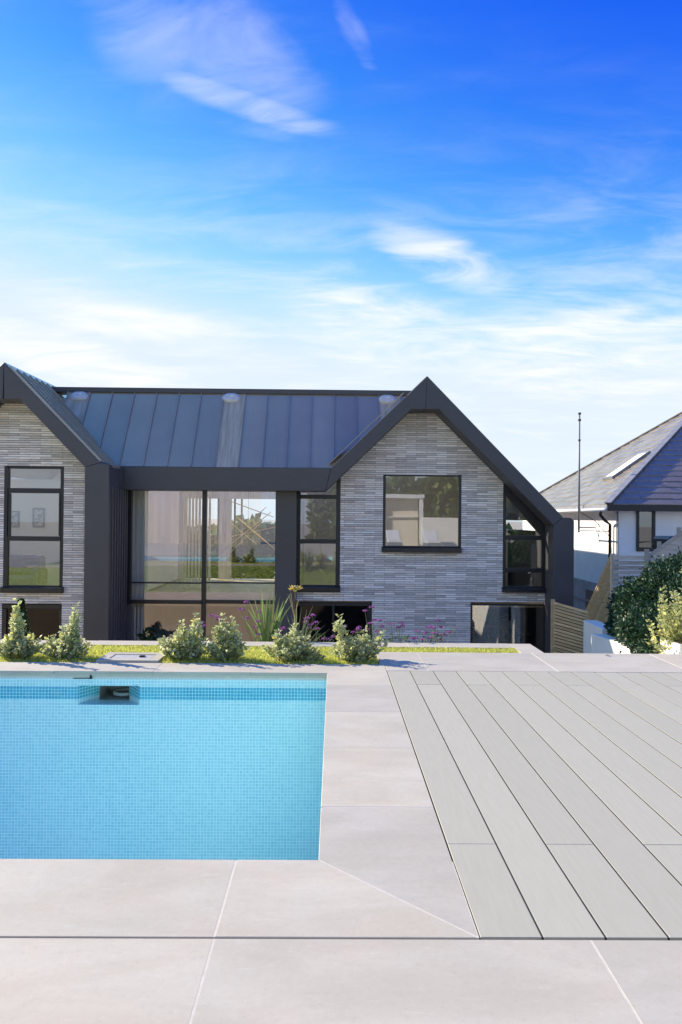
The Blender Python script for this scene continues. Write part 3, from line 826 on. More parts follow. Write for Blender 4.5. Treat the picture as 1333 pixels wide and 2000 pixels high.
# the visible slope of the left gable carries on down to the valley
gable_roof(ap[0], ap[1], 2 * ap[0] - el_[0], el_[1], el_[0], el_[1], LF + .03, 21.5, 1)
# valley strip beside the right gable
m = MB(); p0, p1 = at(646, 909, YF - .0), at(792, 770, YF + .02)
m.bar((p0.x - .035, YF + .10, p0.z + .03), (p1.x - .035, YF + .10, p1.z + .03), .20, .012, up=(-.69, 0, .72)); m.build('valley_flashing', 'zinc', house)

# ---- windows
cut_r, cut_l = [], []
def window(label, Y, bars, panes, sill=None, depth=.09, glass='glass', cut=None, outer=None):
    mm = MB()
    for (u0, v0, u1, v1) in bars:
        a_, b_ = X_(u0, v0, Y), X_(u1, v1, Y)
        mm.box(a_[0], b_[0], Y, Y + depth, b_[1], a_[1])
    wo_ = mm.build('window', 'black', house, .003)
    if label: wo_['label'] = label
    for p in panes:
        if len(p) == 4 and not isinstance(p[0], tuple):
            u0, v0, u1, v1 = p; pts = [(u0, v0), (u1, v0), (u1, v1), (u0, v1)]
        else: pts = p
        mm = MB(); vv = [X_(u, v, Y) for u, v in pts]
        mm.add([(a_[0], Y + .035, a_[1]) for a_ in vv], [tuple(range(len(vv)))])
        me = bpy.data.meshes.new('pane'); me.from_pydata(mm.v, [], mm.f); me.materials.append(M[glass])
        link(bpy.data.objects.new('pane', me), wo_)
    if sill:
        u0, v0, u1, v1 = sill; a_, b_ = X_(u0, v0, Y - .08), X_(u1, v1, Y - .08)
        mm = MB(); mm.prism([(Y - .10, b_[1]), (Y - .10, a_[1] - .03), (Y + .05, a_[1]), (Y + .05, b_[1])], 'x', a_[0], b_[0]); mm.build('sill', 'black', wo_, .003)
    if cut is not None:
        a_, b_ = X_(outer[0], outer[1], Y), X_(outer[2], outer[3], Y); cut.append((a_[0], b_[0], b_[1], a_[1]))
    return wo_
# tall window by the pillar
window('tall narrow window beside the dark pillar', YB - .005, [(580, 950, 586, 1145), (657.5, 930, 664, 1145), (586, 966, 657.5, 974.5), (586, 1053, 657.5, 1062), (586, 1142.5, 657.5, 1146)],
       [(585, 945, 658, 968), (585, 972, 658, 1056), (585, 1060, 658, 1144)], (581, 1144, 665, 1156), cut=cut_r, outer=(560, 925, 664, 1153))
# big square window
window('large square picture window in the brick gable', YB - .005, [(749, 927, 753, 1069), (897, 927, 901, 1069), (753, 927, 897, 931), (753, 1066, 897, 1069)], [(751, 929, 899, 1067)],
       (746, 1067.5, 902, 1080), cut=cut_r, outer=(749, 927, 901, 1078))
# right window under the slope
sl = [(987, 940), (1064, 1026), (1064, 1046), (1058, 1046), (987, 966.5)]
wr = window('tall window with a sloping head under the gable slope', YB - .005, [(983.5, 940, 988, 1148), (1058.5, 1040, 1067, 1148), (988, 1045.5, 1058.5, 1055), (988, 1109.5, 1058.5, 1118.5), (988, 1145, 1058.5, 1148)],
       [[(987, 960), (1060, 1042), (1060, 1047), (987, 1047)], (987, 1053, 1060, 1111), (987, 1117, 1060, 1147)], (982, 1147, 1068, 1158), cut=cut_r, outer=(984, 935, 1120, 1156))
mm = MB(); mm.prism([X_(u, v, YB - .006) for u, v in [(984, 915), (1100, 1035), (1064, 1053), (1057, 1045.8), (988, 967.5), (984, 964)]], 'y', YB - .006, YB + .09); mm.build('frame_head', 'black', wr)
# lower windows
window('dark lower window beside the pillar', YB - .005, [(586, 1176.5, 726, 1184), (718, 1184, 726, 1330), (649.5, 1184, 652.5, 1330), (586, 1184, 589, 1330)], [(588, 1182, 650, 1330), (652, 1182, 719, 1330)], None, glass='glass_dark', cut=cut_r, outer=(560, 1176.5, 726, 1330))
window('lower window at the foot of the brick gable', YB - .005, [(919.5, 1179.5, 1066, 1183.5), (919.5, 1183.5, 922.5, 1330), (1063, 1183.5, 1066, 1330)], [(922, 1183, 1064, 1330)], None, cut=cut_r, outer=(919.5, 1179.5, 1066, 1330))
# left gable windows
window('tall left window with pictures behind the glass', LB - .005, [(9, 911, 15, 1147), (119, 911, 122.5, 1147), (15, 911, 119, 916), (15, 953, 119, 963.5), (15, 963.5, 19, 1047), (115.5, 963.5, 119, 1047), (15, 1047, 119, 1057), (15, 1143, 119, 1147)],
       [(13, 914, 121, 955), (17, 962, 118, 1049), (13, 1055, 121, 1146)], (1, 1145, 122, 1159), cut=cut_l, outer=(9, 911, 122.5, 1156))
window('dark lower left window half hidden by a shrub', LB - .005, [(4, 1180.5, 119, 1189), (4, 1189, 11, 1330), (116, 1189, 119, 1330)], [(9, 1187, 118, 1330)], None, glass='glass_dark', cut=cut_l, outer=(4, 1180.5, 119, 1330))
# central glazing
wg = window('wide central glazing with a slim mullion', YG, [(249.5, 940, 253.5, 1330), (396, 940, 400.5, 1330), (253.5, 1136.5, 396, 1140.5), (400.5, 1136.5, 541, 1140.5), (253.5, 1171.5, 396, 1180), (400.5, 1171.5, 541, 1180)],
       [(252, 940, 397, 1138), (399, 940, 542, 1138), (252, 1139, 397, 1174), (399, 1139, 542, 1174), (252, 1178, 397, 1330), (399, 1178, 542, 1330)])
pa, pb = at(538.5, 1000, YG - .1).x, at(581, 1000, YB - .006).x
box('pillar', 'clad', house, pa, pb, YG - .10, YB + .10, GZ, z_e0 + .02, .006)
box('cladding_panel', 'clad', house, xr - .02, at(257, 1200, YG).x, YG - .03, YG - .002, GZ, X_(250, 1181, YG)[1], .003)

# ---- bricks
CH, BL = 0.0473, 0.4425
wall_polys = []
def runs(xa, xb, za, zb, cuts):
    """brick-free intervals removed from [xa, xb] for a course between za and zb"""
    segs = [(xa, xb)]
    for (c0, c1, z0, z1) in cuts:
        if zb <= z0 + .004 or za >= z1 - .004: continue
        new = []
        for a_, b_ in segs:
            if c1 <= a_ or c0 >= b_: new.append((a_, b_)); continue
            if c0 > a_: new.append((a_, c0))
            if c1 < b_: new.append((c1, b_))
        segs = new
    return [(a_, b_) for a_, b_ in segs if b_ - a_ > .012]
def brick_wall(Y, bounds, z0, z1, cuts, label, singles, zsing):
    """bounds(z) -> (xa, xb); returns the wall part with its bricks"""
    back, rest, single = MB(), MB(), []
    k0, k1 = int(math.floor(z0 / CH)), int(math.floor(z1 / CH))
    for k in range(k0, k1):
        za, zb = k * CH, (k + 1) * CH
        xa, xb = bounds((za + zb) / 2)
        if xb - xa < .03: continue
        for a_, b_ in runs(xa, xb, za, zb, cuts):
            back.add([(a_, Y + .012, za), (b_, Y + .012, za), (b_, Y + .012, zb), (a_, Y + .012, zb)], [(0, 1, 2, 3)])
            back.add([(a_, Y + .30, za), (b_, Y + .30, za), (b_, Y + .30, zb), (a_, Y + .30, zb)], [(3, 2, 1, 0)])
            sh = 0.22125 * ((k + 400) % 2)
            i = math.floor((a_ + sh) / BL)
            while i * BL - sh < b_:
                p, q_ = max(a_, i * BL - sh + .003), min(b_, (i + 1) * BL - sh - .003)
                if q_ - p > .02:
                    dy = random.uniform(-.004, .003); g0, g1 = za + .0045 + random.uniform(0, .0015), zb - .005
                    full = abs((q_ - p) - (BL - .006)) < 1e-4
                    if full and zsing[0] < za < zsing[1] and len(single) < singles: single.append((p, g0, dy))
                    else: rest.box(p, q_, Y + dy, Y + .02, g0, g1)
                i += 1
    me = bpy.data.meshes.new('wall'); me.from_pydata(back.v, [], back.f); me.materials.append(M['mortar'])
    w_ = link(bpy.data.objects.new('wall', me), house); w_['label'] = label
    bmesh_ = MB(); bmesh_.box(0, BL - .006, 0, .022, 0, CH - .0102)
    first = None
    for (p, g0, dy) in single:
        if first is None:
            first = bmesh_.build('brick', 'brick', w_, .0015); o = first
        else:
            o = first.copy(); COL.objects.link(o); o.parent = w_
        o.location = (p, Y + dy, g0)
    r_ = rest.build('brick_courses', 'brick', w_); r_['kind'] = 'stuff'
    return w_
# right gable
xbl, xbr = X_(664.5, 1000, YB)[0], X_(1067.5, 1165, YB)[0]
gl0, gl1 = X_(660, 930, YB), X_(806, 790, YB)
gr0, gr1 = X_(858, 790, YB), X_(1100, 1035, YB)
def b_right(z):
    xa = xbl
    if z > gl0[1]: xa = gl0[0] + (z - gl0[1]) * (gl1[0] - gl0[0]) / (gl1[1] - gl0[1]) - .06
    else: xa = at(572, 1000, YB).x
    xb = min(xbr, gr0[0] + (z - gr0[1]) * (gr1[0] - gr0[0]) / (gr1[1] - gr0[1]) + .06)
    return xa, xb
brick_wall(YB, b_right, -1.8, gl1[1], cut_r, 'long thin grey bricks laid in half bond on the right gable', 210, (-0.55, 3.2))
xll, xlr = 2 * ap[0] - X_(172, 1000, LB)[0], X_(172, 1000, LB)[0]
ll0, ll1 = X_(176, 912, LB), X_(40, 776, LB)
def b_left(z):
    if z < ll0[1]: return xll, xlr
    x_ = ll0[0] + (z - ll0[1]) * (ll1[0] - ll0[0]) / (ll1[1] - ll0[1]) + .06
    return 2 * ap[0] - x_, x_
brick_wall(LB, b_left, -1.9, ll1[1], cut_l, 'long thin grey bricks laid in half bond on the left gable', 90, (1.9, 3.6))
# lower walls below view
box('plinth', 'mortar', house, at(572, 1000, YB).x, xbr, YB + .005, YB + .2, GZ, -1.85)
box('plinth', 'mortar', house, xll, xlr, LB + .005, LB + .2, GZ, -1.95)

# ---- interior shell
XL, XR, YBK = -9.6, xbr + .12, 21.0
FZ = -0.33
part = lambda nm, mt, *a_: box(nm, mt, house, *a_)
part('floor_slab', 'oak', xr - .02, pb - .1, YG + .10, YBK, FZ - .12, FZ)
part('floor_slab', 'oak', XL, xr - .30, LB + .10, YBK, FZ - .12, FZ)
part('floor_slab', 'oak', pb - .08, XR - .1, YB + .11, YBK, FZ - .12, FZ)
part('ground_floor', 'oak', XL, XR, LB + .32, YBK, GZ + .01, GZ + .05)
part('partition', 'inner_white', xr - .30, xr - .10, YG + .32, YBK - .1, FZ, 2.42)
part('partition', 'inner_white', pb - .12, pb - .04, YB + .40, YBK - .1, FZ, 2.42)
part('partition', 'inner_warm', xr - .30, xr - .10, YG + .32, YBK - .1, GZ, FZ - .13)
part('partition', 'inner_warm', pb - .12, pb - .04, YB + .40, YBK - .1, GZ, FZ - .13)
part('side_wall', 'clad', XR, XR + .2, YB + .66, 32.0, GZ, 1.2)
part('rear_wall', 'render', axr - 1.8, XR - .01, 31.5, 31.7, GZ, 2.2)
part('side_wall', 'clad', XL - .2, XL, LB + .2, YBK, GZ, 2.2)
# room backs
part('partition', 'inner_white', ap[0] - 1.9, xr - .31, 17.9, 18.0, FZ, 2.35)
part('partition', 'inner_warm', pb, XR - .1, 19.2, 19.3, FZ, 1.2)
part('partition', 'inner_warm', pb, axr + 1.6, 19.2, 19.3, 1.2, 2.8)
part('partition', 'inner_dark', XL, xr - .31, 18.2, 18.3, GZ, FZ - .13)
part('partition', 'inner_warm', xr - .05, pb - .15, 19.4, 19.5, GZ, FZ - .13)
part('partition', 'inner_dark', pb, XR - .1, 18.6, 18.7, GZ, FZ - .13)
# rear wall of the central room with two openings to the light
w0, w1, w2, w3 = at(363, 1000, YBK).x, at(428, 1000, YBK).x, at(452, 1000, YBK).x, at(545, 1000, YBK).x
zt = at(450, 974, YBK).z
for a_ in ((xr, w0, FZ, 4.2), (w1, w2, FZ, 4.2), (w3, pb, FZ, 4.2), (w0, w1, zt, 4.2), (w2, w3, zt, 4.2)):
    part('rear_panelling', 'panelling', a_[0], a_[1], YBK, YBK + .15, a_[2], a_[3])
for a_ in ((XL, xr - .01, GZ, 3.0), (pb + .01, XR, GZ, 3.0), (xr, pb, GZ, FZ - .01)):
    part('rear_wall', 'render', a_[0], a_[1], YBK, YBK + .2, a_[2], a_[3])
mm = MB()
for xx in (w0 + .02, w1 - .02, w2 + .10, w2 + .30, w3 - .03): mm.box(xx - .025, xx + .025, YBK + .03, YBK + .09, FZ, zt)
mm.build('rear_window', 'black', house)
# ceiling spots of the slatted wing wall seen through the glass
for k in range(9):
    part('timber_slat', 'panelling', xr + .55 + k * .085, xr + .60 + k * .085, 18.2, 18.26, FZ, 2.40)

# furnishings
def curtain(x0, x1, y, z0, z1, label, group=None):
    mm = MB(); n = 60
    for i in range(n + 1):
        xx = x0 + (x1 - x0) * i / n; yy_ = y + .035 * math.sin(i * 1.35) + .012 * math.sin(i * .41)
        mm.v += [(xx, yy_, z0), (xx + .01 * math.sin(i), yy_, z1)]
    for i in range(n): mm.f.append((2 * i, 2 * i + 2, 2 * i + 3, 2 * i + 1))
    me = bpy.data.meshes.new('curtain'); me.from_pydata(mm.v, [], mm.f); me.materials.append(M['curtain']); me.polygons.foreach_set('use_smooth', [True] * n)
    return tag(link(bpy.data.objects.new('curtain', me)), label, 'curtain', group)
curtain(at(253, 1000, YG + .25).x, at(291, 1000, YG + .25).x, YG + .25, FZ + .01, 2.40, 'pale gathered curtain at the left end of the central glazing')
curtain(at(259, 1200, YG + .25).x, at(283, 1200, YG + .25).x, YG + .25, GZ + .06, FZ - .14, 'beige curtain behind the lower central glazing')
# pendant of brass rods
pend = thing('pendant_lamp', 'chandelier of crossed brass rods hanging behind the central glazing', 'lamp', (at(485, 1040, 17.2).x, 17.2, 2.4))
rods = [((432, 1078), (530, 1000)), ((463, 1010), (540, 1075)), ((445, 1085), (505, 1025)), ((440, 975), (535, 1010)), ((452, 1048), (560, 1025)), ((470, 1040), (520, 990)), ((450, 1020), (500, 1062))]
for i, (a_, b_) in enumerate(rods):
    p, q_ = at(*a_, 16.9 + .08 * i), at(*b_, 17.5 - .07 * i); mm = MB(); mm.tube([p, q_], .011, 6); mm.build('rod', 'gold', pend)
cpt_ = at(485, 1040, 17.2); mm = MB(); mm.tube([(cpt_.x, 17.2, cpt_.z), (cpt_.x, 17.2, 2.41)], .004, 5); mm.build('cable', 'black', pend)
# framed pictures in the left room
for (u0, v0, u1, v1, lb) in ((65, 992, 87, 1030, 'framed abstract print on the left room wall, right of two'), (22, 998, 38, 1030, 'framed abstract print on the left room wall, left of two')):
    a_, b_ = at(u0, v0, 17.88), at(u1, v1, 17.88)
    pc = thing('framed_picture', lb, 'picture', ((a_.x + b_.x) / 2, 17.88, b_.z), 'framed prints in the left room')
    mm = MB(); f = .03
    for r_ in ((a_.x, b_.x, b_.z, b_.z + f), (a_.x, b_.x, a_.z - f, a_.z), (a_.x, a_.x + f, b_.z + f, a_.z - f), (b_.x - f, b_.x, b_.z + f, a_.z - f)): mm.box(r_[0], r_[1], 17.86, 17.895, r_[2], r_[3])
    mm.build('frame', 'inner_dark', pc)
    box('print', plain('abstract_print', (0.42, 0.40, 0.39), 0.8, 0.75, 14), pc, a_.x + f, b_.x - f, 17.875, 17.89, b_.z + f, a_.z - f)
def armchair(name, label, cx_, cy_, cz_, w_, mat_, cat='armchair'):
    t_ = thing(name, label, cat, (cx_, cy_, cz_))
    box('seat', mat_, t_, cx_ - w_ / 2, cx_ + w_ / 2, cy_ - .35, cy_ + .30, cz_ + .15, cz_ + .44, .05)
    box('backrest', mat_, t_, cx_ - w_ / 2, cx_ + w_ / 2, cy_ + .18, cy_ + .40, cz_ + .44, cz_ + .88, .06)
    for s_ in (-1, 1):
        box('armrest', mat_, t_, cx_ + s_ * w_ / 2 - .08, cx_ + s_ * w_ / 2 + .08, cy_ - .35, cy_ + .30, cz_ + .20, cz_ + .62, .05)
        for q_ in (-.28, .25): box('leg', 'inner_dark', t_, cx_ + s_ * (w_ / 2 - .1) - .02, cx_ + s_ * (w_ / 2 - .1) + .02, cy_ + q_ - .02, cy_ + q_ + .02, cz_, cz_ + .16)
    return t_
p = at(38, 1140, 16.3); armchair('armchair', 'blue-grey armchair inside the tall left window', p.x, 16.3, FZ, .9, 'bluegrey')
p = at(345, 1230, 17.2); armchair('armchair', 'large blue-grey armchair behind the lower central glazing', p.x, 17.2, GZ + .05 + .75, 1.3, 'bluegrey')
box('plinth_step', 'oak', house, p.x - 1.2, p.x + 1.4, 16.4, 18.4, GZ + .05, GZ + .80)
def potted(name, label, base, h, n, leaf, cat='plant', group=None, r=.35):
    t_ = thing(name, label, cat, base, group)
    b_ = Vector(base); mm = MB(); mm.tube([b_, b_ + Vector((0, 0, .08)), b_ + Vector((0, 0, .3))], [.11, .13, .15], 12); mm.build('pot', 'inner_dark', t_)
    mm = MB(); P, D = [], []
    for i in range(9):
        a_ = i * 2.4; tip = b_ + Vector((math.cos(a_) * r * random.uniform(.4, 1), math.sin(a_) * r * random.uniform(.4, 1), .3 + h * random.uniform(.5, 1)))
        mid = b_ + Vector((0, 0, .3 + h * .4)); mm.tube([b_ + Vector((0, 0, .25)), mid, tip], [.012, .009, .004], 5)
        for k in range(n // 9):
            f = random.uniform(.3, 1); q_ = mid.lerp(tip, f); P.append(q_); D.append((random.gauss(0, 1), random.gauss(0, 1), random.gauss(.4, .7)))
    mm.build('stem', 'bark', t_)
    leaves('foliage', [tuple(x) for x in P], D, RNG.uniform(.7, 1.2, len(P)) * leaf, 'leaf_glossy', t_, (0.03, 0.07, 0.025), (0.04, 0.09, 0.03), aspect=.28)
    return t_
p = at(293, 1250, 15.0); potted('potted_plant', 'dark broad-leaved plant standing before the lower central glazing', (p.x, 15.05, -1.75), .62, 60, .17, r=.3)
p = at(945, 1240, 16.8); potted('potted_plant', 'dark leafy plant at the left of the lower gable window', (p.x, 16.7, -1.9), .9, 130, .2, r=.55)
p = at(1010, 1240, 16.8); potted('potted_plant', 'small dark plant at the right of the lower gable window', (p.x, 16.7, -1.9), .5, 54, .16, r=.3)
p = at(41, 1240, 12.0)
cone = thing('clipped_conifer', 'slim dark green conifer rising behind the leftmost shrubs', 'conifer', (p.x, 12.0, GZ + .02))
n = 3500; h_ = RNG.random(n) ** .8; zz_ = GZ + .3 + h_ * (at(41, 1172, 12).z - GZ - .3); rad = .17 * (1 - ((h_ - .45).clip(0) / .55) ** 2) + .01
an = RNG.random(n) * 6.283; rr_ = rad * RNG.uniform(.6, 1.05, n)
leaves('crown', np.stack([p.x + rr_ * np.cos(an), 12.0 + rr_ * np.sin(an), zz_], 1), np.stack([np.cos(an) * .5, np.sin(an) * .5, np.full(n, .9)], 1) + RNG.normal(size=(n, 3)) * .3, RNG.uniform(.04, .07, n), 'leaf', cone, (0.05, 0.10, 0.035), (0.07, 0.13, 0.045))
mm = MB(); mm.tube([(p.x, 12, GZ), (p.x, 12, -.6)], [.05, .02], 8); mm.build('trunk', 'bark', cone)

# ================================================================== NEIGHBOUR
NX, NY, NY1, TP = 8.38, 22.0, 33.9, math.tan(R(35))
NZ = at(1190, 985, NY).z
nb_ = thing('neighbouring_house', 'white rendered house with a hipped slate roof on the right', 'house', (NX + 5, 28, GZ))
box('wall', 'render', nb_, NX + .40, 22, NY + .40, NY1 - .4, -0.62, NZ - .12)
box('plinth', 'render_grey', nb_, NX + .34, 22, NY + .34, NY1 - .34, GZ, -0.62)
hw = (NY1 - NY) / 2
apx = NX + hw; RZ = NZ + hw * TP
m = MB(); eps = .06
m.add([(NX, NY, NZ - eps), (NX, NY1, NZ - eps), (apx, NY + hw, RZ - eps), (26, NY + hw, RZ - eps), (26, NY, NZ - eps), (26, NY1, NZ - eps)],
      [(0, 2, 1), (0, 4, 3, 2), (1, 2, 3, 5), (0, 1, 5, 4)])
m.build('roof', 'lead', nb_)
roof_n = bpy.data.objects[[o.name for o in nb_.children if o.name.startswith('roof')][0]]
# slates: real courses; rows overlap, joints staggered
def slates(side, count_single):
    ch, wd = .34, .48
    slp = math.hypot(1, TP)
    tot, single, rest = hw * slp, [], MB()
    rows = int(tot / ch)
    for r_ in range(rows):
        s0_, s1_ = r_ * ch, (r_ + 1) * ch + .05
        t0 = s0_ / slp; t1 = min(s1_ / slp, hw)
        tm = (s0_ + ch * .5) / slp
        lo, hi = (NY + tm, NY1 - tm) if side == 'left' else (NX + tm, 17.5)
        i = 0; off = -(wd / 2) * (r_ % 2)
        while True:
            a_ = lo + off + i * wd + .003; b_ = lo + off + (i + 1) * wd - .003; i += 1
            a_, b_ = max(a_, lo), min(b_, hi)
            if a_ >= hi: break
            if b_ - a_ < .02: continue
            l0, l1 = .022 + random.uniform(0, .008), .006
            if side == 'left':
                top = [(NX + t0 - .02, a_, NZ + t0 * TP + l0 - .01), (NX + t0 - .02, b_, NZ + t0 * TP + l0 - .01), (NX + t1, b_, NZ + t1 * TP + l1), (NX + t1, a_, NZ + t1 * TP + l1)]
            else:
                top = [(b_, NY + t0 - .02, NZ + t0 * TP + l0 - .01), (a_, NY + t0 - .02, NZ + t0 * TP + l0 - .01), (a_, NY + t1, NZ + t1 * TP + l1), (b_, NY + t1, NZ + t1 * TP + l1)]
            bot = [(x_, y_, z_ - .016) for x_, y_, z_ in top]
            vv, ff = top + bot, [(3, 2, 1, 0), (0, 1, 5, 4), (1, 2, 6, 5), (3, 0, 4, 7)]
            vis = (side != 'left' and a_ < 13.2 and r_ < 30)
            if vis and len(single) < count_single: 
                mm = MB(); mm.add(vv, ff); single.append(mm)
            else: rest.add(vv, ff)
    for mm in single: mm.build('slate', 'slate', roof_n)
    o = rest.build('slate_courses', 'slate', roof_n); o['kind'] = 'stuff'
slates('left', 0); slates('front', 260)
def hipline(p, q_, w_, nm, mt='lead'):
    mm = MB(); d = (Vector(q_) - Vector(p)); mm.bar(p, q_, w_, .05); mm.build(nm, mt, nb_, .008)
hipline((NX - .02, NY - .02, NZ + .04), (apx, NY + hw, RZ + .05), .22, 'hip_tile')
hipline((NX - .02, NY1 + .02, NZ + .04), (apx, NY + hw, RZ + .05), .12, 'hip_tile')
box('ridge_tile', 'lead', nb_, apx - .1, 24, NY + hw - .12, NY + hw + .12, RZ + .0, RZ + .09, .02)
box('chimney', 'render', nb_, apx + .3, apx + 1.4, NY + hw - .4, NY + hw + .4, RZ - .6, RZ + .5, .01)
box('fascia_board', 'black', nb_, NX - .02, 22, NY - .03, NY + .02, NZ - .20, NZ - .005, .004)
box('fascia_board', 'lead', nb_, NX - .03, NX + .02, NY + .03, NY1, NZ - .12, NZ - .005, .004)
box('soffit', 'white', nb_, NX + .021, 22, NY + .021, NY + .42, NZ - .19, NZ - .17)
box('soffit', 'white', nb_, NX + .021, NX + .42, NY + .43, NY1, NZ - .16, NZ - .14)
mm = MB(); mm.tube([(NX - .07, NY + .0, NZ - .16), (NX - .07, NY1, NZ - .16)], .06, 8); mm.build('gutter', 'white', nb_, smooth=True)
mm = MB(); dpx, dpy = NX + .30, NY + .62
mm.tube([(NX - .07, NY + .45, NZ - .12), (NX - .07, NY + .45, NZ - .33), (NX + .14, dpy, NZ - .50), (dpx, dpy, NZ - .62), (dpx, dpy, GZ)], .05, 8); mm.build('downpipe', 'black', nb_, smooth=True)
mm = MB(); mm.tube([(NX + .44, NY + .36, NZ - .2), (NX + .44, NY + .36, GZ)], .022, 6); mm.build('waste_pipe', 'lead', nb_, smooth=True)
# front window
a_, b_ = at(1243, 993, NY + .40), at(1279, 1077, NY + .40)
mm = MB(); f = .10; Yw = NY + .395
for r_ in ((a_.x, b_.x, b_.z, b_.z + f * 1.2), (a_.x, b_.x, a_.z - f, a_.z), (a_.x, a_.x + f * .8, b_.z + f * 1.2, a_.z - f), (b_.x - f, b_.x, b_.z + f * 1.2, a_.z - f)): mm.box(r_[0], r_[1], Yw - .05, Yw - .002, r_[2], r_[3])
nw = mm.build('window', 'black', nb_, .004)
mm = MB(); mm.box(a_.x + .05, b_.x - .05, Yw - .022, Yw - .018, b_.z + .05, a_.z - .05); mm.build('pane', glass_mat('tinted_pane', (0.35, 0.38, 0.33), 0.12, 1.6), nw)
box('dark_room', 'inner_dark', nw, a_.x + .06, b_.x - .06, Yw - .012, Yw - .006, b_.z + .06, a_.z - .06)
# roof light on the sunny slope
def on_left_slope(u, v, h):
    d = ray(u, v); nrm = Vector((-TP, 0, 1)).normalized(); p0 = Vector((NX, NY, NZ)) + nrm * h
    return C0 + d * ((p0 - C0).dot(nrm) / d.dot(nrm))
nrm = Vector((-TP, 0, 1)).normalized()
c_ = [on_left_slope(u, v, .05) for u, v in ((1186, 936), (1206, 931), (1267, 883), (1242, 888))]
ya, yb_ = (c_[0].y + c_[3].y) / 2, (c_[1].y + c_[2].y) / 2; xa, xb_ = (c_[0].x + c_[1].x) / 2, (c_[2].x + c_[3].x) / 2
def sp_(x, y, h): return Vector((x, y, NZ + (x - NX) * TP)) + nrm * h
rl = MB()
for (x0_, x1_, y0_, y1_) in ((xa, xa + .08, yb_, ya), (xb_ - .08, xb_, yb_, ya), (xa + .08, xb_ - .08, yb_, yb_ + .08), (xa + .08, xb_ - .08, ya - .08, ya)):
    rl.add([sp_(x0_, y0_, 0), sp_(x1_, y0_, 0), sp_(x1_, y1_, 0), sp_(x0_, y1_, 0), sp_(x0_, y0_, .11), sp_(x1_, y0_, .11), sp_(x1_, y1_, .11), sp_(x0_, y1_, .11)],
           [(0, 3, 2, 1), (4, 5, 6, 7), (0, 1, 5, 4), (1, 2, 6, 5), (2, 3, 7, 6), (3, 0, 4, 7)])
rlo = rl.build('roof_light', 'lead', nb_)
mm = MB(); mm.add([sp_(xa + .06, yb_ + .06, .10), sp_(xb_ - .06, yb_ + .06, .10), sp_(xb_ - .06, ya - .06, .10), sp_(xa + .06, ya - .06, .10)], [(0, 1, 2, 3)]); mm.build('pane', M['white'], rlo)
# small opening and ledge on the side wall
p = onx(1152, 1170, NX + .34); box('side_opening', 'inner_dark', nb_, NX + .325, NX + .338, p.y - .35, p.y + .35, p.z - .35, p.z + .30)
box('ledge', 'lead', nb_, NX + .30, NX + .339, NY + .3, NY1 - .4, -1.30, -1.24)
mm = MB(); mm.tube([(NX + .38, NY + 3.6, NZ - .2), (NX + .38, NY + 2.2, NZ - .5), (NX + .38, NY + .9, NZ - 1.0), (NX + .38, NY + .7, NZ - 1.5)], .012, 5); mm.build('cable', 'black', nb_)
# aerial mast
p = onx(1131, 1035, NX - .16)
mast = thing('aerial_mast', 'tall thin grey aerial mast fixed to the white side wall', 'mast', (p.x, p.y, at(1130, 1040, p.y).z))
tp = at(1134.5, 806, p.y)
mm = MB(); mm.tube([(p.x, p.y, at(1130, 1040, p.y).z), (p.x, p.y, tp.z)], [.040, .028], 8); mm.build('pole', 'lead', mast, smooth=True)
mm = MB()
for k, dz in enumerate((0, -.22, -.9)): mm.tube([(p.x, p.y, tp.z + dz - .06), (p.x, p.y, tp.z + dz)], .055 if k < 2 else .045, 8)
mm.build('collar', 'inner_dark', mast)
mm = MB(); zb_ = at(1130, 1036, p.y).z
mm.tube([(NX + .41, p.y, zb_ + .1), (p.x, p.y, zb_ + .1)], .025, 6); mm.tube([(p.x, p.y, zb_), (p.x, p.y - 2.6, zb_ + .02)], .025, 6); mm.build('bracket', 'lead', mast)

# ================================================================== RIGHT BOUNDARY
# earth behind the hedge
m = MB()
m.add([(4.66, 8.2, -1.2), (4.66, 12.6, -1.2), (5.2, 12.9, -.4), (9, 13.4, 0.1), (14, 13.6, .6), (14, 8, .4), (7, 8, -.2)], [(0, 6, 5, 4, 3, 2, 1)])
tag(m.build('earth_bank', 'soil'), kind='structure')
# white garden walls
XW = 4.40
p0, p1 = onx(1270, 1275, XW), onx(1156, 1238, XW)
sl_ = (p1.z - p0.z) / (p1.y - p0.y)
m = MB(); y_n = 8.3; m.prism([(y_n, GZ), (p1.y, GZ), (p1.y, p1.z), (y_n, p0.z + (y_n - p0.y) * sl_)], 'x', XW, XW + .24)
gw = m.build('garden_wall', 'render', None, .006); tag(gw, 'low white rendered wall with a sloping top in front of the dark hedge', 'wall', 'white boundary walls')
XA = 4.62 + .03
p0, p1 = onx(1195, 1235, XA), onx(1140, 1211, XA)
m = MB(); m.prism([(12.45, GZ), (p1.y, GZ), (p1.y, p1.z), (12.45, p1.z - .02), ], 'x', XA, XA + .26)
gw = m.build('garden_wall', 'render', None, .006); tag(gw, 'short white rendered wall stepping up behind the other one, by the timber fence', 'wall', 'white boundary walls')
# fences: each slat its own part
def fence_thing(label, loc): return thing('timber_fence', label, 'fence', loc, 'timber boundary fence panels')
def slat(par, mat, p, q_, h, th=.02):
    mm = MB(); mm.bar(p, q_, th, h); return mm.build('slat', mat, par)
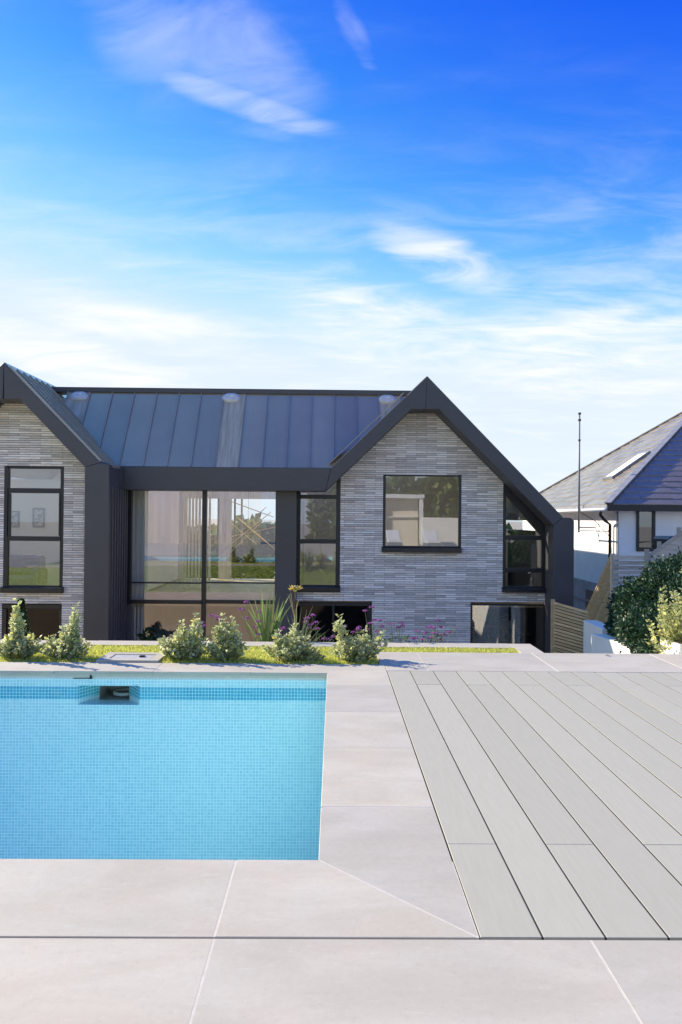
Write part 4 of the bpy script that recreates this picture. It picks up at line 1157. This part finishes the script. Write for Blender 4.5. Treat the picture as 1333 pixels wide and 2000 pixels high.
# low panel beyond the white wall, facing the camera
Y1 = 14.6; a_ = at(1112, 1181, Y1); b_ = at(1150, 1194, Y1)
fn = fence_thing('low yellowed slatted fence panel right beside the dark corner column', ((a_.x + b_.x) / 2, Y1, GZ))
n = 24
for k in range(n):
    z = (a_.z - .03) - k * .066
    slat(fn, 'timber_yellow', (a_.x - .3, Y1, z + .06), (b_.x, Y1, z - (a_.z - b_.z)), .049)
box('gap_dark_backing', 'substrate', fn, a_.x - .3, b_.x - .01, Y1 + .085, Y1 + .09, GZ, b_.z - .04)  # dark sheet added behind the slats so their gaps read dark
box('post', 'timber_tan', fn, b_.x - .05, b_.x + .02, Y1 + .015, Y1 + .08, GZ, b_.z + .03)
box('post', 'timber_tan', fn, a_.x - .35, a_.x - .28, Y1 + .015, Y1 + .08, GZ, a_.z + .1)
# raked panel climbing towards the camera
XP = 5.06
p_lo, p_hi = onx(1149, 1190, XP), onx(1196, 1085, XP)
fn = fence_thing('steeply raked tan timber fence panel climbing beside the hedge', (XP, (p_lo.y + p_hi.y) / 2, -1.2))
dv = (p_hi - p_lo)
for k in range(16):
    off = Vector((0, 0, -.03 - k * .105))
    slat(fn, 'timber_tan', p_lo + off, p_hi + off, .10, .02)
mm = MB(); mm.bar(p_lo + Vector((-.0, 0, .015)), p_hi + Vector((0, 0, .015)), .05, .03); mm.build('capping', 'timber_tan', fn)
box('post', 'timber_grey', fn, XP - .035, XP + .035, p_hi.y - .072, p_hi.y - .002, -1.0, p_hi.z + .04)
# level grey panel facing the camera
Y3 = p_hi.y - .11; a_, b_ = at(1198, 1085, Y3), at(1262, 1083, Y3)
fn = fence_thing('silvered slatted fence panel with a level top above the dark hedge', ((a_.x + b_.x) / 2, Y3, -.5))
for k in range(13):
    z = a_.z - .04 - k * .088
    slat(fn, 'timber_grey', (a_.x, Y3, z + random.uniform(-.004, .004)), (b_.x, Y3, z + random.uniform(-.004, .004)), .070)
box('post', 'timber_grey', fn, b_.x - .035, b_.x + .04, Y3 - .05, Y3 - .012, -.6, b_.z + .10)
# panel rising to the right
c0_ = at(1266, 1084, Y3); c1_ = at(1333, 1036, Y3); dx = (c1_ - c0_); c1_ = c0_ + dx * 1.6
fn = fence_thing('silvered slatted fence panel with a rising top at the right edge', ((c0_.x + c1_.x) / 2, Y3, -.3))
for k in range(11):
    o_ = Vector((0, 0, -.04 - k * .088)); slat(fn, 'timber_grey', c0_ + o_, c1_ + o_, .070)
for f in (.22, .58): 
    q_ = c0_.lerp(c1_, f); box('post', 'timber_grey', fn, q_.x - .03, q_.x + .03, Y3 + .012, Y3 + .06, -.4, q_.z + .09)
# dark cover showing above that fence
cv = box('bin_lid', 'black', None, at(1290, 1060, 15).x, at(1345, 1060, 15).x, 14.6, 15.4, at(1290, 1075, 15).z, at(1290, 1047, 15).z, .06)
tag(cv, 'black cover showing behind the rising fence panel', 'cover')

# ================================================================== PLANTING
def tube_path(mm, pts, r0, r1, n=5): mm.tube(pts, list(np.linspace(r0, r1, len(pts))), n)
def shoot_shrub(name, label, base, shoots, leafsize, colours, group, per=26, stem_mat='stem', mat='leaf'):
    """shoots: (dx, dy, height, lean) ; leaves set round each shoot"""
    t_ = thing(name, label, 'shrub', base, group); b_ = Vector(base)
    mm = MB(); P, D, S = [], [], []
    for (dx_, dy_, h, r_) in shoots:
        p0_ = b_ + Vector((dx_ * .25, dy_ * .25, 0)); p2_ = b_ + Vector((dx_, dy_, h)); p1_ = p0_.lerp(p2_, .5) + Vector((dx_ * .22, dy_ * .22, -.02))
        pts = [p0_ * (1 - f) ** 2 + p1_ * 2 * f * (1 - f) + p2_ * f * f for f in np.linspace(0, 1, 6)]
        tube_path(mm, pts, .006, .002)
        nn = max(8, int(per * h / .3))
        for k in range(nn):
            f = random.uniform(.10, 1.0) ** .85; c_1 = p0_ * (1 - f) ** 2 + p1_ * 2 * f * (1 - f) + p2_ * f * f
            a1 = random.uniform(0, 6.283); out = Vector((math.cos(a1), math.sin(a1), 0))
            P.append(c_1 + out * .006); D.append(out * random.uniform(.7, 1.1) + Vector((0, 0, random.uniform(.0, .9))))
            S.append(leafsize * random.uniform(.7, 1.25) * (1.0 if f < .85 else .8))
    mm.build('stem', stem_mat, t_)
    leaves('foliage', [tuple(x) for x in P], [tuple(x) for x in D], S, mat, t_, *colours[:2], aspect=.31, fold=.10, mixr=.6, c_alt=colours[2], alt=.10)
    return t_
EUO = ((0.26, 0.32, 0.10), (0.90, 0.87, 0.55), (0.74, 0.68, 0.18))
def euonymus(label, u, v_base, Y, half, h, n, spikes, seed):
    random.seed(seed)
    b_ = at(u, 1290, Y); base = (b_.x, Y, lz)
    sh = []
    half *= 1.10
    for i in range(int(n * 1.3)):
        a_ = random.uniform(0, 6.283); r_ = half * math.sqrt(random.random())
        sh.append((r_ * math.cos(a_), r_ * math.sin(a_) * .75, h * (1.0 - .55 * (r_ / half) ** 2) * random.uniform(.55, 1.0), 0))
    for (du, vt) in spikes:
        tp_ = at(u + du, vt, Y); sh.append((tp_.x - b_.x, random.uniform(-.05, .05), tp_.z - lz, 0)); sh.append((tp_.x - b_.x - .03, .02, (tp_.z - lz) * .86, 0)); sh.append((tp_.x - b_.x + .03, -.02, (tp_.z - lz) * .78, 0))
    return shoot_shrub('variegated_shrub', label, base, sh, .052, EUO, 'cream-edged shrubs behind the pool coping', per=36)
euonymus('cream-edged shrub with one tall pointed shoot, leftmost in the frame', 36, 1288, 7.45, .215, .36, 42, [(0, 1171), (-8, 1190)], 1)
euonymus('cream-edged shrub with a tall side shoot, left of the stone skimmer cover', 128, 1288, 7.45, .225, .34, 42, [(22, 1180), (18, 1195)], 2)
euonymus('broad cream-edged shrub right beside the stone skimmer cover', 358, 1290, 7.45, .25, .36, 46, [(28, 1196), (-2, 1210)], 3)
euonymus('cream-edged shrub, second to the right of the stone skimmer cover', 440, 1292, 7.45, .20, .38, 42, [(-5, 1200), (15, 1205)], 4)
euonymus('cream-edged shrub at the foot of the dried flower stalk', 566, 1294, 7.45, .245, .34, 46, [(10, 1218), (-22, 1232)], 5)
euonymus('loose cream-edged shrub at the right end of the bed', 692, 1296, 7.45, .25, .29, 40, [(-30, 1200), (58, 1236), (22, 1224)], 6)
euonymus('tiny cream-edged seedling between the two right-hand shrubs', 618, 1294, 7.40, .06, .15, 8, [], 7)
random.seed(21)
# shrub and hedge at the right edge
VB = at(1322, 1262, 8.6)
sh = []
for i in range(95):
    a_ = random.uniform(0, 6.283); r_ = .52 * math.sqrt(random.random()); sh.append((r_ * math.cos(a_), r_ * math.sin(a_), (1.28 - .9 * (r_ / .52) ** 2 * random.uniform(.3, 1)) * random.uniform(.6, 1.0), 0))
shoot_shrub('variegated_shrub', 'tall sunlit cream and green shrub at the right edge before the hedge', (VB.x + .20, 8.6, -.30), sh, .062, ((0.24, 0.30, 0.08), (0.84, 0.80, 0.42), (0.80, 0.74, 0.25)), None, per=17)
pl_ = thing('white_planter', 'white planter under the tall sunlit shrub at the right edge', 'planter', (VB.x + .26, 8.6, -1.0))
xq = at(1327, 1265, 8.35).x
m = MB(); m.box(xq, xq + .5, 8.35, 8.85, -1.0, .02); m.build('pot', 'render', pl_, .012)
box('soil', 'soil', pl_, xq + .04, xq + .46, 8.39, 8.81, .015, .03)
def hedge(name, label, blobs, n, leaf, cols, cat='hedge', mat='leaf_glossy', trunks=()):
    t_ = thing(name, label, cat, tuple(blobs[0][0][:2]) + (blobs[0][0][2] - blobs[0][1][2],))
    vol = np.array([b[1][0] * b[1][1] + b[1][1] * b[1][2] + b[1][0] * b[1][2] for b in blobs]); vol = vol / vol.sum()
    idx = RNG.choice(len(blobs), n, p=vol); C_ = np.array([b[0] for b in blobs])[idx]; S_ = np.array([b[1] for b in blobs])[idx]
    d = RNG.normal(size=(n, 3)); d /= np.linalg.norm(d, axis=1, keepdims=True)
    lump = 1 + .16 * np.sin(d[:, 0] * 7 + idx) * np.sin(d[:, 1] * 6 + 2 * idx) + .12 * np.sin(d[:, 2] * 9 + idx * 1.7)
    r_ = (RNG.random(n) ** .34 * lump * (1 + .30 * (RNG.random(n) > .90) * RNG.random(n))).reshape(-1, 1)
    P = C_ + d * S_ * r_
    leaves('crown', P, d + RNG.normal(size=(n, 3)) * .7 + [0, 0, .2], RNG.uniform(.6, 1.3, n) * leaf, mat, t_, *cols[:2], aspect=.30, c_alt=cols[2], alt=.06)
    mm = MB()
    for (x_, y_, z0_, z1_) in trunks:
        for k in range(4):
            mm.tube([(x_, y_, z0_), (x_ + random.uniform(-.15, .15), y_ + random.uniform(-.15, .15), (z0_ + z1_) / 2), (x_ + random.uniform(-.5, .5), y_ + random.uniform(-.5, .5), z1_)], [.05, .035, .012], 6)
    if mm.v: mm.build('trunk', 'bark', t_)
    return t_
HG = ((0.020, 0.055, 0.026), (0.032, 0.075, 0.034), (0.07, 0.13, 0.05))
bl_ = []
for (u, v, Y, rx, ry, rz) in ((1226, 1192, 12.0, .27, .4, .38), (1213, 1225, 11.9, .17, .4, .28), (1250, 1182, 11.4, .32, .5, .46), (1262, 1235, 10.4, .34, .5, .36), (1292, 1168, 11.0, .36, .5, .48),
                              (1337, 1135, 11.3, .40, .5, .44), (1300, 1242, 9.9, .34, .5, .36), (1345, 1210, 10.4, .5, .6, .6), (1236, 1238, 11.3, .26, .4, .26)):
    q_ = at(u, v, Y); bl_.append(((q_.x, Y, q_.z), (rx, ry, rz)))
hedge('hedge', 'dense dark green evergreen hedge behind the sloping white wall', bl_, 34000, .062, HG, trunks=((5.2, 11.6, -1.2, .2), (5.0, 10.4, -1.2, .1), (5.8, 11.2, -1.0, .6)))

# verbena
def verbena(label, u, Y, heads, base_z=-.25):
    b_ = at(u, 1250, Y); t_ = thing('verbena', label, 'flower', (b_.x, Y, base_z), 'purple verbena behind the kerb')
    mm = MB(); first = None
    for (hu, hv_, rr2) in heads:
        tp_ = at(hu, hv_, Y + random.uniform(-.12, .12)); b2 = Vector((b_.x + (tp_.x - b_.x) * .35 + random.uniform(-.03, .03), Y, base_z))
        mid = b2.lerp(tp_, .6) + Vector((random.uniform(-.02, .02), 0, 0)); mm.tube([b2, mid, tp_], [.004, .003, .002], 5)
        nf = 46; d = RNG.normal(size=(nf, 3)); d[:, 2] = np.abs(d[:, 2]); d /= np.linalg.norm(d, axis=1, keepdims=True)
        P = np.array(tp_) + d * np.array([1, 1, .55]) * rr2 * RNG.uniform(.3, 1, (nf, 1))
        leaves('flower_head', P, d + RNG.normal(size=d.shape) * .3, np.full(nf, .017), 'petal', t_, (0.36, 0.10, 0.36), (0.46, 0.18, 0.48), aspect=.45, c_alt=(0.10, 0.03, 0.10), alt=.25)
    mm.build('stem', 'stem', t_)
    nl = 60; P = np.array([b_.x, Y, base_z]) + RNG.normal(size=(nl, 3)) * [.10, .08, .0] + np.stack([np.zeros(nl), np.zeros(nl), RNG.random(nl) * .32], 1)
    leaves('foliage', P, RNG.normal(size=(nl, 3)) + [0, 0, .6], RNG.uniform(.05, .09, nl), 'leaf', t_, (0.09, 0.14, 0.05), (0.12, 0.17, 0.06), aspect=.14)
H = lambda lst, r_=.031: [(a_, b_2, r_) for a_, b_2 in lst]
verbena('purple verbena tallest against the brick beside the lower dark window', 728, 8.75, H([(727, 1187), (714, 1194), (731, 1212), (741, 1213), (716, 1231), (738, 1235), (745, 1224), (723, 1219)]))
verbena('small verbena pair standing clear of the others on the brick', 775, 8.75, H([(765, 1220), (783, 1219), (779, 1227), (787, 1224)]))
verbena('widest purple verbena clump, farthest right along the kerb', 850, 8.75, H([(856, 1213), (838, 1225), (846, 1227), (862, 1226), (832, 1237), (815, 1234), (878, 1236), (850, 1238), (866, 1241), (842, 1247), (806, 1249), (812, 1247), (826, 1250), (860, 1251)]))
verbena('purple verbena around the spiky grass plant', 520, 8.75, H([(482, 1177), (472, 1192), (506, 1196), (483, 1208), (505, 1215), (527, 1221), (500, 1226), (508, 1240), (512, 1235), (540, 1214), (545, 1235), (553, 1228)]))
verbena('purple verbena leaning right of the dried flower stalk', 605, 8.75, H([(611, 1203), (600, 1208), (597, 1216), (617, 1217), (608, 1221), (604, 1228), (621, 1229), (634, 1248), (650, 1245), (640, 1250)]))
verbena('purple verbena peeping over the broad shrub by the skimmer cover', 392, 8.75, H([(395, 1218), (390, 1226), (383, 1230), (377, 1228), (398, 1224), (415, 1204), (424, 1206), (428, 1212)]))
verbena('few verbena heads above the loose right-hand shrub', 672, 8.75, H([(674, 1225), (702, 1226), (699, 1230), (690, 1236)]))

# strap-leaved plants
def straps(name, label, u, Y, tips, cols, wdt, base_z=-.25):
    b_ = at(u, 1255, Y); t_ = thing(name, label, 'grass plant', (b_.x, Y, base_z), 'strap-leaved plants behind the kerb')
    tl = M[cols]
    for (tu, tv) in tips:
        tp_ = at(tu, tv, Y + random.uniform(-.15, .15)); p0_ = Vector((b_.x + random.uniform(-.05, .05), Y + random.uniform(-.04, .04), base_z))
        ctl = p0_.lerp(tp_, .5) + Vector((-(tp_.x - p0_.x) * .18, 0, .05)); side = Vector((random.uniform(.4, 1), random.uniform(-.7, .7), 0)).normalized()
        vv, ff = [], []
        for i, f in enumerate(np.linspace(0, 1, 7)):
            c1_2 = p0_ * (1 - f) ** 2 + ctl * 2 * f * (1 - f) + tp_ * f * f; w_ = wdt * (1 - f ** 2.2) * (.6 + .6 * min(1, f * 3)) + .001
            nn_ = side.cross(Vector((0, 0, 1))) * w_ * .35
            vv += [c1_2 - side * w_, c1_2 + nn_, c1_2 + side * w_]
            if i: k = 3 * i; ff += [(k - 3, k - 2, k + 1, k), (k - 2, k - 1, k + 2, k + 1)]
        mesh('leaf', vv, ff, tl, t_, True)
def strap_mat(name, c, rnd=.25):
    t = NT(name); oi = t.n('ShaderNodeObjectInfo'); hv = t.n('ShaderNodeHueSaturation'); hv.inputs['Color'].default_value = c + (1,)
    t.link(t.ramp(oi.outputs['Random'], 0, 1, 1 - rnd, 1 + rnd, False), hv.inputs['Value']); f = t.noise(60, 3, .5, sc=(1, 1, .1))
    t.base(t.mix(t.math('MULTIPLY', f, .4), hv.outputs[0], (c[0] * .6, c[1] * .7, c[2] * .6))); t.rough(.5)
    tl = t.n('ShaderNodeBsdfTranslucent'); t.link(hv.outputs[0], tl.inputs['Color']); mx = t.n('ShaderNodeMixShader'); mx.inputs[0].default_value = .35
    t.link(t.b.outputs[0], mx.inputs[1]); t.link(tl.outputs[0], mx.inputs[2]); t.link(mx.outputs[0], t.out.inputs[0]); return t.m
M['strap'] = strap_mat('strap_leaf', (0.24, 0.34, 0.10)); M['strap_dark'] = strap_mat('olive_strap_leaf', (0.20, 0.24, 0.12), .4)
straps('spiky_plant', 'tall bright green spiky plant in front of the dark pillar', 522, 8.7, [(478, 1180), (486, 1172), (497, 1166), (508, 1160), (512, 1152), (520, 1155), (525, 1160), (531, 1153), (536, 1158), (541, 1160), (548, 1164), (555, 1172), (562, 1166), (568, 1160), (572, 1178), (470, 1200), (490, 1190), (545, 1180), (503, 1182), (530, 1175), (560, 1190), (515, 1172)], 'strap', .014)
straps('grassy_plant', 'finer olive grassy plant arching right of the dried flower stalk', 585, 8.6, [(600, 1190), (612, 1183), (620, 1200), (628, 1212), (636, 1220), (645, 1228), (590, 1185), (580, 1175), (575, 1190), (570, 1200), (604, 1210), (616, 1222), (566, 1172), (598, 1200), (640, 1234), (560, 1200)], 'strap_dark', .007)
# dried flower stalk
fp = at(577, 1150, 8.0); df = thing('dried_flower', 'dried golden flower head on a tall bare stalk', 'flower', (at(574, 1258, 8.0).x, 8.0, -.02))
b_ = Vector((at(575, 1258, 8.0).x, 8.0, -.02))
mm = MB(); mm.tube([b_, b_.lerp(fp, .5) + Vector((.004, 0, 0)), fp], [.011, .010, .009], 7); mm.build('stalk', 'dry_stem', df, smooth=True)
P, D = [], []
for i in range(46):
    a_ = i * 2.399; e_ = random.uniform(.15, 1.1); D.append((math.cos(a_), math.sin(a_), e_)); P.append((fp.x + .018 * math.cos(a_), fp.y + .018 * math.sin(a_), fp.z - .01))
leaves('bract', P, D, RNG.uniform(.05, .085, len(P)), 'petal', df, (0.52, 0.36, 0.08), (0.58, 0.44, 0.14), aspect=.16)
mm = MB(); mm.tube([fp + Vector((0, 0, -.035)), fp + Vector((0, 0, -.01)), fp + Vector((0, 0, .02)), fp + Vector((0, 0, .035))], [.010, .030, .034, .012], 10); mm.build('seed_head', 'dry_stem', df, smooth=True)
mm = MB()
for (tu, tv) in ((560, 1160), (565, 1152), (590, 1175)):
    q_ = at(tu, tv, 8.0); c1 = at(574, 1180, 8.0); mm.tube([at(575, 1205, 8.0), c1 + (q_ - c1) * .6 + Vector((0, 0, .03)), q_], [.003, .002, .001], 4)
mm.build('dry_leaf', 'dry_stem', df)
# a fallen leaf on the paving
p = onz(1188, 1281, .004); lf = mesh('fallen_leaf', [(p.x - .03, p.y, .006), (p.x, p.y - .02, .012), (p.x + .03, p.y, .006), (p.x, p.y + .02, .016)], [(0, 1, 3), (1, 2, 3)], 'inner_dark')
tag(lf, 'small dark fallen leaf lying on the paving beyond the deck', 'leaf')

# ================================================================== BEHIND THE CAMERA (seen mirrored in the glass) AND FAR AWAY
def mass(name, label, x0, x1, y0, y1, z0, z1, n, leaf, cols):
    P = np.stack([RNG.uniform(x0, x1, n), RNG.uniform(y0, y1, n), np.zeros(n)], 1)
    top = z1 - (z1 - z0) * .28 * (0.5 + .5 * np.sin(P[:, 0] * .9) * np.sin(P[:, 0] * .37 + 1) + .3 * np.sin(P[:, 0] * 2.7))
    P[:, 2] = z0 + RNG.random(n) ** .8 * (top - z0)
    o = leaves(name, P, RNG.normal(size=P.shape) + [0, 0, .3], RNG.uniform(.6, 1.4, n) * leaf, 'leaf', None, *cols[:2], aspect=.38, c_alt=cols[2], alt=.15, kind='stuff')
    tag(o, label, 'trees')
mass('far_trees', 'distant green trees seen through the house', -26, 14, 44, 52, GZ, 1.15, 9000, .75, ((0.05, 0.085, 0.03), (0.07, 0.11, 0.04), (0.14, 0.15, 0.05)))
mass('garden_trees', 'green garden trees mirrored in the window glass', -1.5, 20, -14.5, -11.5, -.05, 4.6, 12000, .42, ((0.12, 0.18, 0.05), (0.16, 0.22, 0.07), (0.26, 0.28, 0.10)))
bw = box('boundary_wall', 'render', None, 4.6, 8.8, -6.4, -6.2, -.01, 1.55); tag(bw, 'white garden wall mirrored in the square window', 'wall')
pv = thing('garden_pavilion', 'open cream garden pavilion mirrored in the square window', 'pavilion', (3.4, -7.5, 0))
for xx in (2.0, 4.55):
    for yy_ in (-6.4, -8.6): box('post', 'white', pv, xx - .09, xx + .09, yy_ - .09, yy_ + .09, 0, 2.55)
box('roof', 'white', pv, 1.85, 4.7, -8.75, -6.25, 2.55, 2.75); box('back_wall', 'inner_warm', pv, 2.1, 4.45, -7.0, -6.9, 0, 2.54); box('shelf', 'white', pv, 2.1, 4.45, -6.89, -6.75, 1.55, 1.6)
for i, (lx, lb) in enumerate(((3.0, 'white sun lounger with raised back, left one mirrored in the square window'), (4.9, 'white sun lounger with raised back, right one mirrored in the square window'))):
    t_ = thing('sun_lounger', lb, 'sun lounger', (lx, -4.8, 0), 'sun loungers behind the pool')
    box('base', 'bluegrey', t_, lx - .35, lx + .35, -5.6, -3.9, .0, .28, .02); box('mattress', 'fabric', t_, lx - .34, lx + .34, -5.0, -3.92, .285, .42, .03)
    mm = MB(); mm.bar((lx, -5.0, .36), (lx, -5.65, .85), .68, .12, up=(0, .6, .8)); mm.build('backrest', 'fabric', t_, .02)

gf = thing('garden_fence', 'pale vertical board fence mirrored in the central glazing', 'fence', (-8, -9, 0))
for k in range(56):
    xk = -13.0 + k * .16; box('board', 'timber_pale', gf, xk, xk + .15, -9.03 + random.uniform(-.006, .006), -9.0, -.01, 3.0 + random.uniform(-.015, .015))
